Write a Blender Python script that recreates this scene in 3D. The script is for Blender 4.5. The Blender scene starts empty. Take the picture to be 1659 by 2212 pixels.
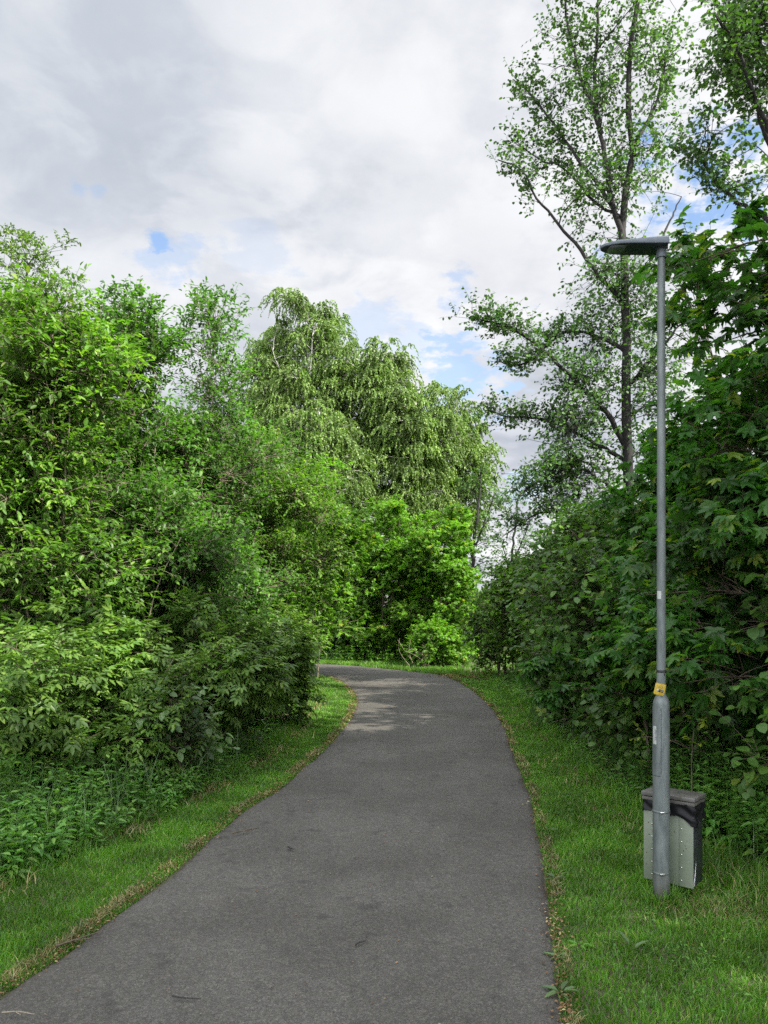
import bpy, math, random
import numpy as np
from mathutils import Vector

rad = math.radians
sc = bpy.context.scene
COL = sc.collection
F, CX, YH, H = 1726.0, 829.5, 1318.0, 1.7      # measured camera: focal length, centre, horizon line, eye height

def P(X, Y, d):                                  # a point measured in the photograph at depth d -> world
    return np.array(((X - CX) * d / F, d, H - (Y - YH) * d / F))
def PX(X, d):
    return (X - CX) * d / F
def PZ(Y, d):
    return H - (Y - YH) * d / F
def G(X, Y):                                     # a point on the flat ground
    d = H * F / (Y - YH)
    return np.array(((X - CX) * d / F, d, 0.0))
def nrm(v):
    return v / np.maximum(np.linalg.norm(v, axis=-1, keepdims=True), 1e-9)

# ------------------------------------------------------------------ materials
def new_mat(name):
    m = bpy.data.materials.new(name); m.use_nodes = True
    nt = m.node_tree; nt.nodes.clear()
    out = nt.nodes.new('ShaderNodeOutputMaterial')
    return m, nt, out
def N(nt, kind, **kw):
    n = nt.nodes.new(kind)
    for k, v in kw.items():
        if k.startswith('i_'):
            n.inputs[k[2:].replace('_', ' ')].default_value = v
        else:
            setattr(n, k, v)
    return n
def L(nt, a, b): nt.links.new(a, b)
def ramp(nt, fac, stops, interp='LINEAR'):
    r = nt.nodes.new('ShaderNodeValToRGB'); r.color_ramp.interpolation = interp
    e = r.color_ramp.elements
    while len(e) < len(stops): e.new(0.5)
    for i, (p, c) in enumerate(stops):
        e[i].position = p; e[i].color = (c[0], c[1], c[2], 1)
    L(nt, fac, r.inputs['Fac']); return r.outputs['Color']
def math_(nt, op, a, b=None, clamp=False):
    n = nt.nodes.new('ShaderNodeMath'); n.operation = op; n.use_clamp = clamp
    for i, v in enumerate((a, b)):
        if v is None: continue
        if hasattr(v, 'links'): L(nt, v, n.inputs[i])
        else: n.inputs[i].default_value = v
    return n.outputs[0]
def mixc(nt, fac, a, b, mode='MIX'):
    n = nt.nodes.new('ShaderNodeMix'); n.data_type = 'RGBA'; n.blend_type = mode
    for s, v in ((n.inputs['Factor'], fac), (n.inputs['A'], a), (n.inputs['B'], b)):
        if hasattr(v, 'links'): L(nt, v, s)
        elif isinstance(v, (tuple, list)): s.default_value = (v[0], v[1], v[2], 1)
        else: s.default_value = v
    return n.outputs['Result']
def maprange(nt, v, a, b, c=0.0, d=1.0, smooth=True):
    n = nt.nodes.new('ShaderNodeMapRange'); n.interpolation_type = 'SMOOTHSTEP' if smooth else 'LINEAR'
    L(nt, v, n.inputs['Value'])
    for k, x in zip(('From Min', 'From Max', 'To Min', 'To Max'), (a, b, c, d)): n.inputs[k].default_value = x
    return n.outputs['Result']
def noise(nt, vec, scale, detail=4, rough=0.55, dist=0.0):
    n = N(nt, 'ShaderNodeTexNoise'); n.inputs['Scale'].default_value = scale
    n.inputs['Detail'].default_value = detail; n.inputs['Roughness'].default_value = rough
    n.inputs['Distortion'].default_value = dist
    if vec is not None: L(nt, vec, n.inputs['Vector'])
    return n.outputs['Fac']
def pos(nt):
    return N(nt, 'ShaderNodeNewGeometry').outputs['Position']

def leaf_mat(name, stops, trans=0.42, tint=(1.25, 1.45, 0.5), rough=0.45, spec=0.35, clump=0.35, cscale=1.3):
    m, nt, out = new_mat(name)
    g = N(nt, 'ShaderNodeNewGeometry')
    c = ramp(nt, g.outputs['Random Per Island'], stops)
    nz = noise(nt, g.outputs['Position'], cscale, 3)
    k = maprange(nt, nz, 0.35, 0.65, 1 - clump, 1 + clump)
    hsv = N(nt, 'ShaderNodeHueSaturation'); L(nt, c, hsv.inputs['Color']); L(nt, k, hsv.inputs['Value'])
    c = hsv.outputs['Color']
    # leaf undersides are a little paler
    c2 = mixc(nt, math_(nt, 'MULTIPLY', g.outputs['Backfacing'], 0.35), c, (0.11, 0.16, 0.08))
    pb = N(nt, 'ShaderNodeBsdfPrincipled'); L(nt, c2, pb.inputs['Base Color'])
    pb.inputs['Roughness'].default_value = rough; pb.inputs['Specular IOR Level'].default_value = spec
    tr = N(nt, 'ShaderNodeBsdfTranslucent')
    L(nt, mixc(nt, 1.0, c, tint, 'MULTIPLY'), tr.inputs['Color'])
    mx = N(nt, 'ShaderNodeMixShader'); mx.inputs[0].default_value = trans
    L(nt, pb.outputs[0], mx.inputs[1]); L(nt, tr.outputs[0], mx.inputs[2])
    L(nt, mx.outputs[0], out.inputs['Surface'])
    return m

def bark_mat(name, a, b, scale=9, zs=0.25, rough=0.9):
    m, nt, out = new_mat(name)
    mp = N(nt, 'ShaderNodeMapping'); L(nt, pos(nt), mp.inputs['Vector']); mp.inputs['Scale'].default_value = (1, 1, zs)
    nz = noise(nt, mp.outputs[0], scale, 6, 0.65)
    c = ramp(nt, nz, [(0.35, a), (0.65, b)])
    pb = N(nt, 'ShaderNodeBsdfPrincipled'); L(nt, c, pb.inputs['Base Color']); pb.inputs['Roughness'].default_value = rough
    pb.inputs['Specular IOR Level'].default_value = 0.2
    bp = N(nt, 'ShaderNodeBump'); bp.inputs['Strength'].default_value = 0.5; bp.inputs['Distance'].default_value = 0.02
    L(nt, nz, bp.inputs['Height']); L(nt, bp.outputs[0], pb.inputs['Normal'])
    L(nt, pb.outputs[0], out.inputs['Surface']); return m

def metal_mat(name, a, b, rough=0.55, metallic=0.3, scale=14, zs=1.0, stops=(0.35, 0.68), bump=0.1):
    m, nt, out = new_mat(name)
    tc = N(nt, 'ShaderNodeTexCoord')
    mp = N(nt, 'ShaderNodeMapping'); L(nt, tc.outputs['Object'], mp.inputs['Vector']); mp.inputs['Scale'].default_value = (1, 1, zs)
    nz = noise(nt, mp.outputs[0], scale, 6, 0.65)
    c = ramp(nt, nz, [(stops[0], a), (stops[1], b)])
    pb = N(nt, 'ShaderNodeBsdfPrincipled'); L(nt, c, pb.inputs['Base Color'])
    pb.inputs['Metallic'].default_value = metallic; pb.inputs['Roughness'].default_value = rough
    bp = N(nt, 'ShaderNodeBump'); bp.inputs['Strength'].default_value = bump; bp.inputs['Distance'].default_value = 0.005
    L(nt, nz, bp.inputs['Height']); L(nt, bp.outputs[0], pb.inputs['Normal'])
    L(nt, pb.outputs[0], out.inputs['Surface']); return m

def plain_mat(name, c, rough=0.6, metallic=0.0, spec=0.4):
    return metal_mat(name, tuple(x * 0.82 for x in c), tuple(min(1, x * 1.15) for x in c), rough, metallic, 30, bump=0.05)

# ------------------------------------------------------------------ mesh building
class MB:
    def __init__(self): self.v = []; self.f = {}; self.n = 0
    def add(self, verts, *faces):                # verts (n,3); each faces array (m,k)
        verts = np.asarray(verts, float).reshape(-1, 3)
        for f in faces:
            f = np.asarray(f, np.int64)
            if f.size: self.f.setdefault(f.shape[1], []).append(f + self.n)
        self.v.append(verts); self.n += len(verts)
    def build(self, name, mat, parent=None, origin=(0, 0, 0), smooth=False):
        me = bpy.data.meshes.new(name)
        v = np.concatenate(self.v) - np.asarray(origin)
        me.vertices.add(len(v)); me.vertices.foreach_set('co', v.astype(np.float32).ravel())
        loops, starts, st = [], [], 0
        for k in sorted(self.f):
            f = np.concatenate(self.f[k]); loops.append(f.ravel())
            starts.append(st + np.arange(len(f)) * k); st += f.size
        loops = np.concatenate(loops); starts = np.concatenate(starts)
        me.loops.add(len(loops)); me.polygons.add(len(starts))
        me.polygons.foreach_set('loop_start', starts.astype(np.int32))
        me.loops.foreach_set('vertex_index', loops.astype(np.int32))
        if smooth: me.polygons.foreach_set('use_smooth', np.ones(len(starts), bool))
        me.update(calc_edges=True)
        if mat: me.materials.append(mat)
        o = bpy.data.objects.new(name, me); COL.objects.link(o)
        if parent is not None: o.parent = parent
        else: o.location = origin
        return o

def tubes(mb, Pn, R, k=5, cap=False):            # Pn (B,n,3), R (B,n)
    Pn = np.asarray(Pn, float); R = np.asarray(R, float)
    B, n, _ = Pn.shape
    T = nrm(np.gradient(Pn, axis=1))
    ref = np.where(np.abs(T[:, :1, 2:3]) > 0.9, np.array([1., 0, 0]), np.array([0, 0, 1.]))
    U = nrm(np.cross(T, np.broadcast_to(ref, T.shape))); V = np.cross(T, U)
    a = np.arange(k) * 2 * math.pi / k
    ring = Pn[:, :, None, :] + R[:, :, None, None] * (np.cos(a)[None, None, :, None] * U[:, :, None, :] + np.sin(a)[None, None, :, None] * V[:, :, None, :])
    idx = np.arange(B * n * k).reshape(B, n, k)
    a0 = idx[:, :-1, :]; a1 = idx[:, 1:, :]
    q = np.stack([a0, np.roll(a0, -1, 2), np.roll(a1, -1, 2), a1], -1).reshape(-1, 4)
    mb.add(ring, q)
    if cap:
        b = mb.n - B * n * k
        for s in (idx[:, 0, ::-1], idx[:, -1, :]): mb.f.setdefault(k, []).append(s + b)

def bez(p0, p1, p2, p3, n):
    t = np.linspace(0, 1, n)[None, :, None]
    p0, p1, p2, p3 = (x[:, None, :] for x in (p0, p1, p2, p3))
    return (1 - t) ** 3 * p0 + 3 * t * (1 - t) ** 2 * p1 + 3 * t * t * (1 - t) * p2 + t ** 3 * p3

def resample(pts, n):
    pts = np.asarray(pts, float)
    m = len(pts)
    if m > 2:                                    # Catmull-Rom through the points
        ext = np.vstack([2 * pts[0] - pts[1], pts, 2 * pts[-1] - pts[-2]])
        out = []
        for i in range(m - 1):
            a, b, c, d = ext[i:i + 4]
            t = np.linspace(0, 1, 12, endpoint=False)[:, None]
            out.append(0.5 * (2 * b + (c - a) * t + (2 * a - 5 * b + 4 * c - d) * t ** 2 + (3 * b - a - 3 * c + d) * t ** 3))
        pts = np.vstack(out + [pts[-1:]])
    s = np.concatenate([[0], np.cumsum(np.linalg.norm(np.diff(pts, axis=0), axis=1))])
    u = np.linspace(0, s[-1], n)
    return np.stack([np.interp(u, s, pts[:, i]) for i in range(pts.shape[1])], 1)

# leaf outlines, one unit long along +y
def tmpl_oval(w, fold=0.10, droop=0.12, lo=0.85, hi=0.75):
    v = np.array([(0, 0, 0), (-w * lo, .28, fold), (-w * hi, .68, fold * .6 - droop * .4), (0, 1, -droop), (w * hi, .68, fold * .6 - droop * .4), (w * lo, .28, fold)])
    return v, [np.array([[0, 3, 2, 1], [0, 5, 4, 3]])]
def tmpl_round(w, fold=0.08, droop=0.12):
    v = np.array([(0, 0, 0), (-w * .75, .16, fold), (-w, .45, fold), (-w * .72, .78, fold * .3 - droop * .4), (0, 1.05, -droop),
                  (w * .72, .78, fold * .3 - droop * .4), (w, .45, fold), (w * .75, .16, fold), (0, .5, 0)])
    return v, [np.array([[8, 2, 1, 0], [8, 4, 3, 2], [8, 6, 5, 4], [8, 0, 7, 6]])]
def tmpl_quad(w, droop=0.1):
    v = np.array([(0, 0, 0), (-w, .45, .04), (0, 1, -droop), (w, .45, .04)])
    return v, [np.array([[0, 3, 2, 1]])]
def tmpl_maple(fine=True):
    half = [(0, 1.0), (8, .78), (14, .84), (19, .60), (25, .44), (33, .66), (38, .84), (47, .98), (54, .74), (63, .72), (70, .50), (80, .40), (92, .52), (103, .66), (118, .42), (140, .30), (172, .16)] if fine else \
           [(0, 1.0), (14, .66), (25, .45), (46, .96), (62, .66), (78, .40), (102, .64), (130, .32), (172, .14)]
    pts = [(a, r) for a, r in half] + [(-a, r) for a, r in half[::-1] if a]
    v = [(0, 0, 0.0)]
    for a, r in pts:
        x, y = r * math.sin(rad(a)), r * math.cos(rad(a))
        crease = 0.05 * math.cos(rad(a) * 360 / 47.0)
        v.append((x, y, -0.26 * r * r - crease * r + 0.05))
    v = np.array(v); v[:, 1] += 0.1; n = len(pts)
    f = np.array([[0, 1 + (i + 1) % n, 1 + i] for i in range(n)])
    return v * np.array([.62, .62, .62]), [f]
def tmpl_pinnate(n=3, w=0.10, ll=0.46, sag=0.25):
    V, Fq, b = [], [], 0
    lv, lf = tmpl_oval(w / ll * 1.25, 0.08, 0.18, 0.8, 0.7)
    spots = [(.30 + .28 * i, s) for i in range(n) for s in (-1, 1)] + [(.9, 0)]
    for t, s in spots:
        a = rad(62 - 10 * t) * s
        R = np.array([[math.cos(a), math.sin(a), 0], [-math.sin(a), math.cos(a), 0], [0, 0, 1]])
        q = (lv * ll * (0.8 + 0.3 * t)) @ R.T + np.array([0, t, 0])
        q[:, 2] -= sag * q[:, 1] ** 2 + 0.25 * np.abs(q[:, 0]) ** 1.3 * .6
        V.append(q); Fq.append(lf[0] + b); b += len(lv)
    return np.vstack(V), [np.vstack(Fq)]

def scatter(mb, tm, p, axis, normal, size):
    v, fs = tm
    axis = nrm(axis); side = nrm(np.cross(axis, normal)); nor = np.cross(side, axis)
    s = np.asarray(size, float)[:, None, None]
    w = p[:, None, :] + s * (v[None, :, 0:1] * side[:, None, :] + v[None, :, 1:2] * axis[:, None, :] + v[None, :, 2:3] * nor[:, None, :])
    off = (np.arange(len(p)) * len(v))[:, None, None]
    mb.add(w, *[(f[None] + off).reshape(-1, f.shape[1]) for f in fs])

def unit(rng, n):
    return nrm(rng.normal(size=(n, 3)))

# ------------------------------------------------------------------ things
def tag(o, label=None, cat=None, group=None, kind=None):
    for k, v in (('label', label), ('category', cat), ('group', group), ('kind', kind)):
        if v: o[k] = v
    return o
def empty(name, loc, label, cat, group=None):
    o = bpy.data.objects.new(name, None); COL.objects.link(o); o.location = loc; o.empty_display_size = 0.2
    return tag(o, label, cat, group)

def grow(name, label, cat, group, base, stems, blobs, leaf, ls, lmat, bmat, nsub=14, subr=0.45, ncl=300, twigs=4, tl=0.3,
         nleaf=7, sag=0.1, up=0.25, out=0.7, tilt=0.55, droop=0.25, limb=0.014, shell=0.4, seed=1, wood='stem', twigwood=True,
         limbs=(), flat=0.7, ldroop=None):
    """A woody plant: stems, limbs to clumps of foliage inside the given ellipsoids, twigs and leaves."""
    rng = np.random.default_rng(seed)
    base = np.array((base[0], base[1], 0.0))
    root = empty(name, base, label, cat, group)
    wb, lb = MB(), MB()
    SP, SR = [], []
    for pts, r0, r1 in stems:
        p = resample(pts, 24)
        p[1:-1] += rng.normal(size=(22, 3)) * r0 * 0.25
        r = np.linspace(r0, r1, 24)
        r[0] *= 1.25
        tubes(wb, p[None], r[None], 8); SP.append(p); SR.append(r)
    SP = np.vstack(SP); SR = np.concatenate(SR)
    B = np.array([b[:6] for b in blobs], float)
    wts = np.array([b[6] if len(b) > 6 else b[3] * b[4] * b[5] for b in blobs], float) ** 0.8; wts /= wts.sum()
    bi = rng.choice(len(B), nsub, p=wts)
    q = B[bi, :3] + B[bi, 3:6] * unit(rng, nsub) * rng.uniform(0, 1, (nsub, 1)) ** shell
    q[:, 2] = np.maximum(q[:, 2], 0.25)
    D = np.linalg.norm(q[:, None] - SP[None], axis=2)
    D = D + 1.5 * np.maximum(0, SP[None, :, 2] + 0.25 * D - q[:, None, 2])
    j = D.argmin(1)
    p0 = SP[j]; d = q - p0; ln = np.linalg.norm(d, axis=1, keepdims=True)
    p1 = p0 + d * 0.35 + np.array([0, 0, 1]) * ln * up * 0.6 + rng.normal(size=d.shape) * ln * 0.07
    p2 = p0 + d * 0.72 + np.array([0, 0, 1]) * ln * up * 0.4 + rng.normal(size=d.shape) * ln * 0.07
    LB = bez(p0, p1, p2, q, 9)
    r0 = np.minimum(SR[j] * 0.6, 0.004 + limb * ln[:, 0])[:, None]
    tubes(wb, LB, r0 * np.linspace(1, .25, 9)[None], 5)
    # clusters
    ci = rng.integers(0, nsub, ncl)
    sr = subr * rng.uniform(0.7, 1.35, nsub)[ci][:, None]
    c = q[ci] + sr * unit(rng, ncl) * rng.uniform(0, 1, (ncl, 1)) ** 0.45 * np.array([1, 1, flat])
    for pts, w in limbs:                         # extra clusters strung along measured limbs
        pp = resample(pts, 60); m = int(w)
        t = rng.uniform(0.25, 1, m) ** 0.7
        k = np.clip((t * 59).astype(int), 0, 59)
        cc = pp[k] + unit(rng, m) * subr * 0.55 * rng.uniform(0, 1, (m, 1)) ** .5
        tubes(wb, bez(pp[np.maximum(k - 4, 0)], pp[k], (pp[k] + cc) / 2, cc, 5), np.full((m, 1), 0.006) * np.linspace(1, .4, 5)[None], 4)
        c = np.vstack([c, cc]); ci = np.concatenate([ci, np.full(m, -1)])
    ok = c[:, 2] > 0.15
    c, ci = c[ok], ci[ok]
    src = ci >= 0
    t = rng.integers(4, 8, src.sum())
    s0 = LB[ci[src], t]; dd = c[src] - s0
    tubes(wb, bez(s0, s0 + dd * .35 + np.array([0, 0, .1]) * np.linalg.norm(dd, axis=1, keepdims=True), s0 + dd * .7, c[src], 5),
          np.minimum(0.007, 0.0025 + 0.006 * np.linalg.norm(dd, axis=1))[:, None] * np.linspace(1, .5, 5)[None], 4)
    # twigs
    nc = len(c); M = nc * twigs
    ctr = np.where(src[:, None], q[np.maximum(ci, 0)], c - np.array([0, 0, .2]))
    axisc = np.array([B[:, 0].mean(), B[:, 1].mean(), 0])
    od = nrm((c - ctr)) * 0.6 + nrm((c - axisc) * np.array([1, 1, .3])) * 0.6
    td = nrm(np.repeat(od, twigs, 0) * out + unit(rng, M) * 0.8 + np.array([0, 0, up]))
    tlv = tl * rng.uniform(0.55, 1.3, (M, 1)); c0 = np.repeat(c, twigs, 0)
    def tw(t):                                   # point and direction along a sagging twig
        return c0 + td * tlv * t * (1 - sag * .4 * t) + np.array([0, 0, -1]) * sag * tlv * t * t
    if twigwood:
        tt = [0, .35, .7, 1]
        tubes(wb, np.stack([tw(t) for t in tt], 1), np.full((M, 1), 0.0028) * np.array([[1, .8, .6, .3]]), 3)
    pl, al = [], []
    for i in range(nleaf):
        t = np.clip((i + rng.uniform(0.1, .9, (M, 1))) / nleaf * 0.9 + 0.1, 0, 1)
        pl.append(tw(t))
        g = nrm(td * (1 - sag * t) + np.array([0, 0, -1]) * 2 * sag * t)
        al.append(g)
    pl = np.vstack(pl); g = np.vstack(al); K = len(pl)
    ax = nrm(g * 0.55 + unit(rng, K) * 0.75 * np.array([1, 1, .6]) + np.array([0, 0, -droop]))
    no = nrm(np.array([0, 0, 1.0]) + unit(rng, K) * tilt * rng.uniform(.3, 1.5, (K, 1)) + nrm(np.tile(np.repeat(od, twigs, 0), (nleaf, 1))) * 0.25)
    scatter(lb, leaf, pl, ax, no, ls * rng.uniform(0.6, 1.2, K))
    wb.build(wood, bmat, root, base, True)
    lb.build('crown' if wood == 'trunk' else 'foliage', lmat, root, base)
    return root

# ================================================================== materials in use
LM = dict(
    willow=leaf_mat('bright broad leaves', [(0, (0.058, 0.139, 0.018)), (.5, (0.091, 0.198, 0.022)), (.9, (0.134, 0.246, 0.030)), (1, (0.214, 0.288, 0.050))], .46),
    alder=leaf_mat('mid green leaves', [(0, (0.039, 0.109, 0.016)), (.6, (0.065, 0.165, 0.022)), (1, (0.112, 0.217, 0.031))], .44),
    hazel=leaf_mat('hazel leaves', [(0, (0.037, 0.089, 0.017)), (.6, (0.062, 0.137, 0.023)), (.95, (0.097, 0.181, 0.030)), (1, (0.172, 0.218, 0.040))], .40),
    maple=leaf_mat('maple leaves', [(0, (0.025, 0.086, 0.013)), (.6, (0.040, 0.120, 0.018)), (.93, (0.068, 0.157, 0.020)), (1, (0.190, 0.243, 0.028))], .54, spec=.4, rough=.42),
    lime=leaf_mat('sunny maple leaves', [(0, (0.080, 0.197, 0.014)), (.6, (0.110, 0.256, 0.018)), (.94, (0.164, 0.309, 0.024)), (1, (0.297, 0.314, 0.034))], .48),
    elder=leaf_mat('elder leaves', [(0, (0.058, 0.124, 0.023)), (.6, (0.088, 0.166, 0.028)), (1, (0.134, 0.213, 0.034))], .36),
    birch=leaf_mat('birch leaves', [(0, (0.072, 0.137, 0.024)), (.5, (0.103, 0.181, 0.029)), (1, (0.163, 0.237, 0.045))], .34, clump=.3, cscale=.8),
    aspen=leaf_mat('poplar leaves', [(0, (0.041, 0.103, 0.030)), (.6, (0.064, 0.136, 0.036)), (1, (0.110, 0.190, 0.047))], .36, rough=.5),
    nettle=leaf_mat('nettle leaves', [(0, (0.059, 0.160, 0.028)), (.6, (0.089, 0.208, 0.034)), (1, (0.143, 0.254, 0.042))], .38),
    grass=leaf_mat('grass blades', [(0, (0.058, 0.170, 0.012)), (.5, (0.086, 0.221, 0.016)), (.88, (0.126, 0.258, 0.025)), (1, (0.266, 0.289, 0.084))], .44, (1.2, 1.3, .5), clump=.3, cscale=2.2),
    dry=leaf_mat('dry grass', [(0, (.11, .10, .035)), (.5, (.19, .16, .06)), (1, (.30, .25, .11))], .25, (1, 1, .8)),
    litter=leaf_mat('leaf litter', [(0, (.07, .04, .02)), (.5, (.15, .085, .045)), (.85, (.24, .15, .08)), (1, (.32, .27, .12))], .1, (1, 1, 1), rough=.8, spec=.1),
    pale=leaf_mat('pale weed leaves', [(0, (.07, .14, .05)), (1, (.13, .20, .08))], .35),
    yellow=leaf_mat('young yellow leaves', [(0, (.12, .19, .02)), (1, (.20, .25, .03))], .5),
)
BM = dict(
    brown=bark_mat('brown bark', (.045, .036, .026), (.13, .105, .075)),
    pale=bark_mat('pale bark', (.10, .085, .06), (.26, .22, .16)),
    dark=bark_mat('dark bark', (.016, .016, .016), (.042, .040, .038), 6),
    birch=bark_mat('birch bark', (.10, .09, .08), (.62, .60, .56), 3.5, 2.2),
    green=bark_mat('green stems', (.05, .10, .03), (.11, .15, .05)),
)

# ================================================================== ground, path, verges
LE = [(-2.5, -6.0), (-2.35, -1.0), (-2.12, 1.2), (-1.86, 2.8), (-1.71, 3.55), (-1.60, 3.95), (-1.46, 4.76), (-1.36, 5.46), (-1.20, 6.79), (-1.03, 7.45), (-.89, 8.58), (-.68, 10.4), (-.55, 12.6),
      (-.56, 15.3), (-.89, 18.1), (-1.54, 20.8), (-2.6, 22.0), (-4.6, 23.0), (-8, 24.0), (-16, 25.5)]
RE = [(.2, -6.0), (.42, -1.0), (.58, 1.2), (.71, 2.9), (.76, 3.3), (.87, 4.0), (1.05, 5.04), (1.20, 6.1), (1.36, 7.3), (1.53, 9.1), (1.81, 12.1), (1.91, 14.5), (1.90, 17.0), (1.75, 19.3), (1.50, 20.9),
      (.85, 22.0), (0.0, 23.2), (-1.0, 24.5), (-2.0, 25.1), (-4.4, 26.0), (-8, 27.0), (-16, 28.5)]
NL = 220
le = resample(np.array(LE), NL); re_ = resample(np.array(RE), NL)
_r = np.random.default_rng(5)
def wobble(n, s, k):
    x = _r.normal(size=n + k)
    return np.convolve(x, np.ones(k) / math.sqrt(k), 'valid')[:n] * s
fine = np.clip((re_[:, 1] + 6) / 8, 0.2, 1)
le2 = le + np.stack([wobble(NL, .016, 2) + wobble(NL, .016, 9), np.zeros(NL)], 1)
re2 = re_ + np.stack([wobble(NL, .014, 2) + wobble(NL, .010, 9), np.zeros(NL)], 1)
def edge_x(e, y):
    k = e[:, 1].argsort(); return np.interp(y, e[k, 1], e[k, 0])

m, nt, out = new_mat('soil and moss')
p_ = pos(nt)
n1 = noise(nt, p_, 1.3, 6, .6); n2 = noise(nt, p_, 22, 5, .7)
c = mixc(nt, maprange(nt, n1, .4, .62), (.050, .040, .024), (.045, .075, .018))
c = mixc(nt, maprange(nt, n2, .35, .7), c, (.085, .070, .038))
pb = N(nt, 'ShaderNodeBsdfPrincipled'); L(nt, c, pb.inputs['Base Color']); pb.inputs['Roughness'].default_value = .95
bp = N(nt, 'ShaderNodeBump'); bp.inputs['Strength'].default_value = .8; bp.inputs['Distance'].default_value = .03
L(nt, n2, bp.inputs['Height']); L(nt, bp.outputs[0], pb.inputs['Normal']); L(nt, pb.outputs[0], out.inputs['Surface'])
M_SOIL = m
xs = np.concatenate([np.linspace(-400, -30, 12), np.linspace(-26, 26, 53), np.linspace(30, 400, 12)])
ys = np.concatenate([np.linspace(-400, -20, 10), np.linspace(-10, 60, 71), np.linspace(70, 600, 14)])
gx, gy = np.meshgrid(xs, ys, indexing='ij')
gz = np.zeros_like(gx) - 0.012
far_ = np.maximum(0, np.hypot(gx, gy) - 40)
idx = np.arange(gx.size).reshape(gx.shape)
g_ = MB(); g_.add(np.stack([gx, gy, gz], -1), np.stack([idx[:-1, :-1], idx[1:, :-1], idx[1:, 1:], idx[:-1, 1:]], -1).reshape(-1, 4))
tag(g_.build('ground', M_SOIL, smooth=True), kind='structure')

# asphalt
m, nt, out = new_mat('worn asphalt')
p_ = pos(nt)
vor = N(nt, 'ShaderNodeTexVoronoi'); vor.inputs['Scale'].default_value = 235; L(nt, p_, vor.inputs['Vector'])
cr = N(nt, 'ShaderNodeSeparateColor'); L(nt, vor.outputs['Color'], cr.inputs[0])
agg = ramp(nt, cr.outputs[0], [(0, (0.0380, 0.0367, 0.0329)), (.55, (0.0639, 0.0598, 0.0523)), (.86, (0.0917, 0.0865, 0.0754)), (.97, (0.1396, 0.1320, 0.1121))])
vor2 = N(nt, 'ShaderNodeTexVoronoi'); vor2.inputs['Scale'].default_value = 75; L(nt, p_, vor2.inputs['Vector'])
cr2 = N(nt, 'ShaderNodeSeparateColor'); L(nt, vor2.outputs['Color'], cr2.inputs[0])
agg = mixc(nt, .22, agg, ramp(nt, cr2.outputs[1], [(0, (0.0368, 0.0342, 0.0301)), (.7, (0.0830, 0.0773, 0.0689)), (1, (0.1959, 0.1856, 0.1610))]))
big = noise(nt, p_, .9, 5, .6)
agg = mixc(nt, maprange(nt, big, .35, .65), agg, mixc(nt, 1.0, agg, (.72, .71, .70), 'MULTIPLY'))
mid = noise(nt, p_, 7, 4, .6)
agg = mixc(nt, maprange(nt, mid, .56, .72, 0, .6), agg, (.026, .024, .023))
at = N(nt, 'ShaderNodeAttribute'); at.attribute_name = 'edge'
em = math_(nt, 'ADD', at.outputs['Fac'], math_(nt, 'MULTIPLY', math_(nt, 'SUBTRACT', mid, .5), .9))
agg = mixc(nt, maprange(nt, em, .62, 1.05, 0, .75), agg, (.030, .022, .015))
pb = N(nt, 'ShaderNodeBsdfPrincipled'); L(nt, agg, pb.inputs['Base Color']); pb.inputs['Roughness'].default_value = .78; pb.inputs['Specular IOR Level'].default_value = .35
bp = N(nt, 'ShaderNodeBump'); bp.inputs['Strength'].default_value = .55; bp.inputs['Distance'].default_value = .004
L(nt, vor.outputs['Distance'], bp.inputs['Height']); L(nt, bp.outputs[0], pb.inputs['Normal']); L(nt, pb.outputs[0], out.inputs['Surface'])
u = np.array([0, .02, .05, .09, .15, .25, .4, .55, .7, .8, .88, .93, .96, .985, 1.0])
pz = np.array([-.03, .004, .012, .016, .019, .022, .026, .028, .026, .022, .019, .016, .012, .004, -.03])
pv = le2[:, None, :] * (1 - u)[None, :, None] + re2[:, None, :] * u[None, :, None]
pv = np.concatenate([pv, np.broadcast_to(pz[None, :, None], pv.shape[:2] + (1,))], 2)
idx = np.arange(NL * len(u)).reshape(NL, len(u))
pm = MB(); pm.add(pv, np.stack([idx[:-1, :-1], idx[:-1, 1:], idx[1:, 1:], idx[1:, :-1]], -1).reshape(-1, 4))
po = tag(pm.build('path', m, smooth=True), kind='structure')
ea = po.data.attributes.new('edge', 'FLOAT', 'POINT')
ea.data.foreach_set('value', np.tile(np.clip(1 - np.minimum(u, 1 - u) / .09, 0, 1), NL).astype(np.float32))

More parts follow.
